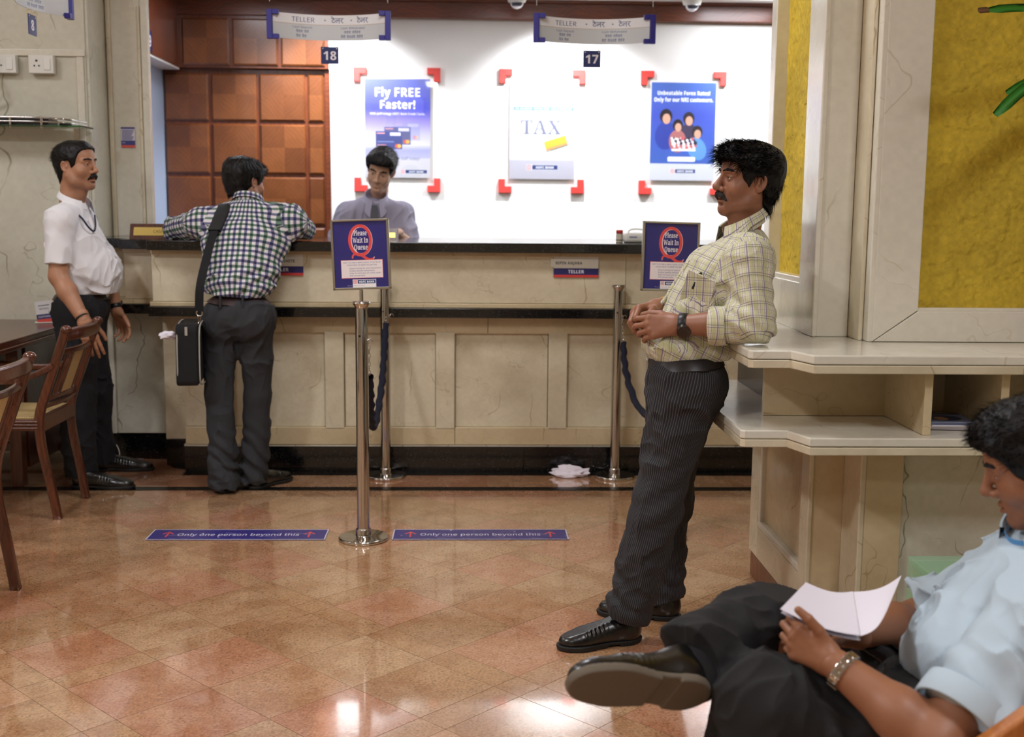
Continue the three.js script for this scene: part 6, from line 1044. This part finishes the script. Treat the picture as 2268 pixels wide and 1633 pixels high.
// ---------- desk at the marble wall ----------
{
  const d = thing('writing_desk', 'dark wooden desk against the marble wall', 'desk', [-2.6, 0, -5.6]);
  part(d, 'desktop', uvM(bx(-1.6, .45, .715, .752, -.795, .95, .008), .8), M.chairWood); part(d, 'edge_moulding', uvM(bx(-1.6, .465, .70, .722, -.79, .965, .006), .6, 0, 0, true), M.chairWood);
  part(d, 'side_panel', uvM(bx(.36, .40, .08, .70, -.78, -.1, .004), .8), M.chairWood); part(d, 'back_panel', uvM(bx(-1.6, .36, .1, .70, -.785, -.765, .002), .8), M.blackStrip);
  for (let k = 0; k < 4; k++) part(d, 'foot_rail', uvM(bx(-.2, .44, .06 + k * .075, .105 + k * .075, -.62 - k * .03, -.58 - k * .03, .006), .6, 0, k * .3, true), M.chairWood);
  part(d, 'leg', uvM(bx(.34, .40, 0, .715, -.06, 0, .004), .5), M.chairWood); part(d, 'leg', uvM(bx(.34, .40, 0, .715, -.78, -.72, .004), .5), M.chairWood);
  const l = thing('leaflet_stand', 'white leaflet holder with blue and red footer on the desk', 'sign', [-2.28, .753, -6.2], .35);
  board(l, 'leaflet', .085, .115, .003, canvasTex(170, 230, (g) => { g.fillStyle = '#e6e4e6'; g.fillRect(0, 0, 170, 230); g.fillStyle = '#5a5c6c'; g.fillRect(30, 42, 110, 10); g.font = `bold 26px ${SANS}`; g.textAlign = 'center'; g.fillText('NOTICE', 85, 92); g.fillStyle = '#2a2a66'; g.fillRect(0, 140, 170, 52); g.fillStyle = '#d9d6e6'; g.fillText('CUSTOMER', 85, 176, 140); g.fillStyle = '#d8483e'; g.fillRect(0, 192, 170, 38); }), M.plastic, [0, .06, 0]).rotation.set(-.2, 0, .1); part(l, 'stand_foot', bx(-.05, .05, 0, .006, -.03, .03, .002), M.plastic);
  single('desk_phone_cord', 'curled black cord lying on the desk edge', 'cord', tube([V(-2.52, .757, -6.0), V(-2.49, .77, -6.02), V(-2.5, .785, -6.05), V(-2.55, .76, -6.05), V(-2.6, .757, -6.0)], .006, 30, 8), M.blackPlastic);
}
// ---------- cane armchairs ----------
{
  // sweep of a rounded rectangular section along points, width along side vector
  const sweep = (pts, side, w, t) => {
    const c = new THREE.CatmullRomCurve3(pts, false, 'centripetal'), n = pts.length * 7, pos = [], idx = [], m = 8;
    for (let i = 0; i <= n; i++) { const u = i / n, q = c.getPoint(u), tg = c.getTangent(u), a = side.clone().addScaledVector(tg, -side.dot(tg)).normalize(), b = new THREE.Vector3().crossVectors(tg, a), W = typeof w === 'function' ? w(u) : w, H = typeof t === 'function' ? t(u) : t;
      for (let k = 0; k < m; k++) { const an = (k + .5) / m * 2 * Math.PI, cx = Math.sign(Math.cos(an)) * Math.pow(Math.abs(Math.cos(an)), .45), cy = Math.sign(Math.sin(an)) * Math.pow(Math.abs(Math.sin(an)), .45); pos.push(q.x + a.x * cx * W / 2 + b.x * cy * H / 2, q.y + a.y * cx * W / 2 + b.y * cy * H / 2, q.z + a.z * cx * W / 2 + b.z * cy * H / 2); } }
    for (let i = 0; i < n; i++) for (let k = 0; k < m; k++) { const A = i * m + k, B = i * m + (k + 1) % m; idx.push(A, A + m, B, B, A + m, B + m); }
    for (const s of [0, n]) for (let k = 1; k < m - 1; k++) s ? idx.push(s * m, s * m + k, s * m + k + 1) : idx.push(0, k + 1, k);
    const g = new THREE.BufferGeometry(); g.setAttribute('position', new THREE.Float32BufferAttribute(pos, 3)); g.setIndex(idx); g.computeVertexNormals(); return uvM(g, .5, rnd(), rnd());
  };
  const Zv = V(0, 0, 1), Xv = V(1, 0, 0), Yv = V(0, 1, 0), W = M.chairWood;
  const chair = (label, pos, turn) => {   // faces -x; back along z
    const o = thing('cane_armchair', label, 'chair', pos, turn, 'cane armchairs by the desk');
    for (const s of [-1, 1]) {
      part(o, 'rear_leg', sweep([V(.055, 0, s * .185), V(.03, .16, s * .19), V(.0, .34, s * .195), V(.0, .46, s * .2), V(.06, .64, s * .205), V(.118, .8, s * .21), V(.132, .845, s * .21)], Zv, .034, (u) => .04 - .008 * Math.abs(u - .5)), W);
      part(o, 'front_leg', sweep([V(-.46, 0, s * .215), V(-.455, .2, s * .215), V(-.45, .45, s * .22), V(-.44, .64, s * .22)], Zv, .036, .038), W);
      part(o, 'armrest', sweep([V(.075, .69, s * .205), V(.01, .655, s * .215), V(-.1, .625, s * .225), V(-.28, .63, s * .23), V(-.46, .65, s * .23)], Zv, .045, .028), W);
      part(o, 'side_rail', uvM(bx(-.45, .0, .40, .45, s * .2 - .013, s * .2 + .013, .004), .4), W);
      part(o, 'finial', new THREE.SphereGeometry(.024, 16, 12).scale(1, .8, 1).translate(.135, .845, s * .21), W);
    }
    part(o, 'crest_rail', sweep([V(.125, .82, -.215), V(.15, .822, -.1), V(.155, .822, 0), V(.15, .822, .1), V(.125, .82, .215)], Yv, .055, .03), W);
    part(o, 'back_rail', sweep([V(.1, .745, -.2), V(.123, .745, 0), V(.1, .745, .2)], Yv, .025, .02), W);
    for (const y of [.535, .505]) part(o, 'back_slat', sweep([V(.02, y, -.2), V(.04, y, 0), V(.02, y, .2)], Yv, .018, .016), W);
    for (const s of [-1, 1]) part(o, 'splat_stile', sweep([V(.04, .545, s * .075), V(.115, .74, s * .075)], Zv, .022, .016), W);
    const cane = new THREE.BoxGeometry(.004, .2, .13); cane.rotateZ(-.36); cane.translate(.08, .643, 0); part(o, 'cane_back', uvM(cane, .12), M.cane);
    for (const s of [-1, 1]) part(o, 'splat_slat', sweep([V(.038, .545, s * .125), V(.11, .74, s * .13)], Zv, .016, .012), W);
    part(o, 'cane_seat', uvM(bx(-.44, .0, .448, .458, -.19, .19, .003), .16), M.cane);
    part(o, 'front_rail', uvM(bx(-.47, -.445, .40, .452, -.21, .21, .004), .4), W); part(o, 'rear_rail', uvM(bx(-.012, .018, .395, .46, -.19, .19, .004), .4), W);
    for (let k = 0; k < 3; k++) for (const s of [-1, 1]) part(o, 'reed_moulding', uvM(new THREE.CylinderGeometry(.005, .005, .44, 8).rotateZ(Math.PI / 2).translate(-.225, .412 + k * .014, s * .215), .3), W);
    return o;
  };
  chair('brown cane armchair in front of the man in the white shirt', [-1.885, 0, -5.21], 0);
  chair('brown cane armchair cut off by the picture edge', [-1.70, 0, -3.885], .0);
}
// ---------- loose wire by the pilaster ----------
single('white_wire', 'thin white wire rising from the floor behind the black shoes', 'wire', tube([V(-2.03, .16, -6.22), V(-1.98, .15, -6.2), V(-1.93, .1, -6.19), V(-1.91, .04, -6.19), V(-1.93, .005, -6.18)], .003, 24, 6), M.plastic);
// ---------- magazines in the pigeonhole ----------
{
  for (let k = 0; k < 4; k++) { const t = canvasTex(200, 260, (g) => { g.fillStyle = ['#b9c0dc', '#a9b2d4', '#c4c8dc', '#8f98c0'][k]; g.fillRect(0, 0, 200, 260); g.fillStyle = '#20243c'; g.fillRect(0, 0, 200, 34); g.fillStyle = '#3b4470'; g.beginPath(); g.ellipse(100, 110, 70, 60, 0, 0, 7); g.fill(); g.fillStyle = '#d8a68a'; g.beginPath(); g.ellipse(88, 120, 26, 34, 0, 0, 7); g.fill(); g.fillStyle = '#e8e9f2'; g.fillRect(20, 196, 160, 14); });
    const o = thing('magazine', ['bottom magazine of the pile in the pigeonhole', 'second magazine from the bottom in the pigeonhole', 'third magazine from the bottom in the pigeonhole', 'top magazine of the pile in the pigeonhole with dark cover picture'][k], 'magazine', [1.395 + k * .004, .7535 + k * .0045, -3.345 + k * .006], -.12 + k * .03, 'magazines in the pigeonhole'); part(o, 'pages', bx(-.075, .075, 0, .004, -.1, .1, 0), M.paper); part(o, 'cover', new THREE.PlaneGeometry(.15, .2).rotateX(-Math.PI / 2).translate(0, .0043, 0), printMat(t, { roughness: .3 })); }
}
// ---------- potted palm standing on the ledge ----------
{
  const o = thing('potted_palm', 'green palm whose leaf tips reach in beside the yellow wall', 'plant', [1.86, LH, -3.3]);
  const leafM = mat({ color: 0x2f7a1e, roughness: .45, side: THREE.DoubleSide }), tipM = mat({ color: 0x6b4a2a, roughness: .8, side: THREE.DoubleSide });
  part(o, 'pot', lathe([[0, 0], [.09, 0], [.1, .01], [.12, .2], [.13, .21], [.13, .23], [.115, .23], [.11, .2], [0, .19]], 36), mat({ color: 0x8a5436, roughness: .7 })); part(o, 'soil', new THREE.CircleGeometry(.11, 28).rotateX(-Math.PI / 2).translate(0, .2, 0), mat({ color: 0x2a1d12, roughness: 1 }));
  part(o, 'stem', tube([V(0, .19, 0), V(.01, .4, 0), V(0, .62, .01)], .014, 16, 8), mat({ color: 0x5d6b2c, roughness: .7 }));
  const leaf = (pts, w, name = 'leaf') => { const c = new THREE.CatmullRomCurve3(pts), n = 24, pos = [], idx = []; for (let i = 0; i <= n; i++) { const u = i / n, q = c.getPoint(u), tg = c.getTangent(u), sd = new THREE.Vector3().crossVectors(tg, V(0, .5, 1)).normalize(), up = new THREE.Vector3().crossVectors(sd, tg), ww = w * Math.min(1, 8 * u + .2) * (u > .93 ? 1 - (u - .93) * 6 : 1) / 2; for (const [a, b] of [[-1, .25], [0, -.0], [1, .25], [0, -.12]]) pos.push(q.x + sd.x * a * ww + up.x * b * ww, q.y + sd.y * a * ww + up.y * b * ww, q.z + sd.z * a * ww + up.z * b * ww); } for (let i = 0; i < n; i++) for (let k = 0; k < 4; k++) { const a = i * 4 + k, b = i * 4 + (k + 1) % 4; idx.push(a, b, a + 4, b, b + 4, a + 4); } const g = new THREE.BufferGeometry(); g.setAttribute('position', new THREE.Float32BufferAttribute(pos, 3)); g.setIndex(idx); g.computeVertexNormals(); part(o, name, g, name === 'leaf' ? leafM : tipM); };
  leaf([V(0, .55, 0), V(-.06, .78, .05), V(-.2, .93, .12), V(-.4, .935, .18), V(-.50, .925, .2)], .026); leaf([V(-.498, .9255, .2), V(-.515, .924, .203), V(-.53, .922, .205)], .018, 'dry_tip');
  leaf([V(0, .5, 0), V(-.1, .74, .06), V(-.22, .80, .12), V(-.36, .735, .16), V(-.46, .655, .19)], .03); leaf([V(0, .52, 0), V(-.08, .78, .05), V(-.2, .83, .1), V(-.3, .77, .1), V(-.4, .72, .12)], .026);
  leaf([V(0, .6, 0), V(.1, .85, .05), V(.3, .95, .1), V(.5, .85, .12)], .03); leaf([V(0, .6, 0), V(.05, .9, .0), V(.12, 1.1, .0), V(.3, 1.25, .02)], .03); leaf([V(0, .55, 0), V(.12, .7, .1), V(.3, .7, .2), V(.45, .55, .25)], .03); leaf([V(0, .6, 0), V(0, .95, .04), V(.02, 1.2, .1), V(.06, 1.4, .2)], .03);
}
renderer.render(scene, camera);
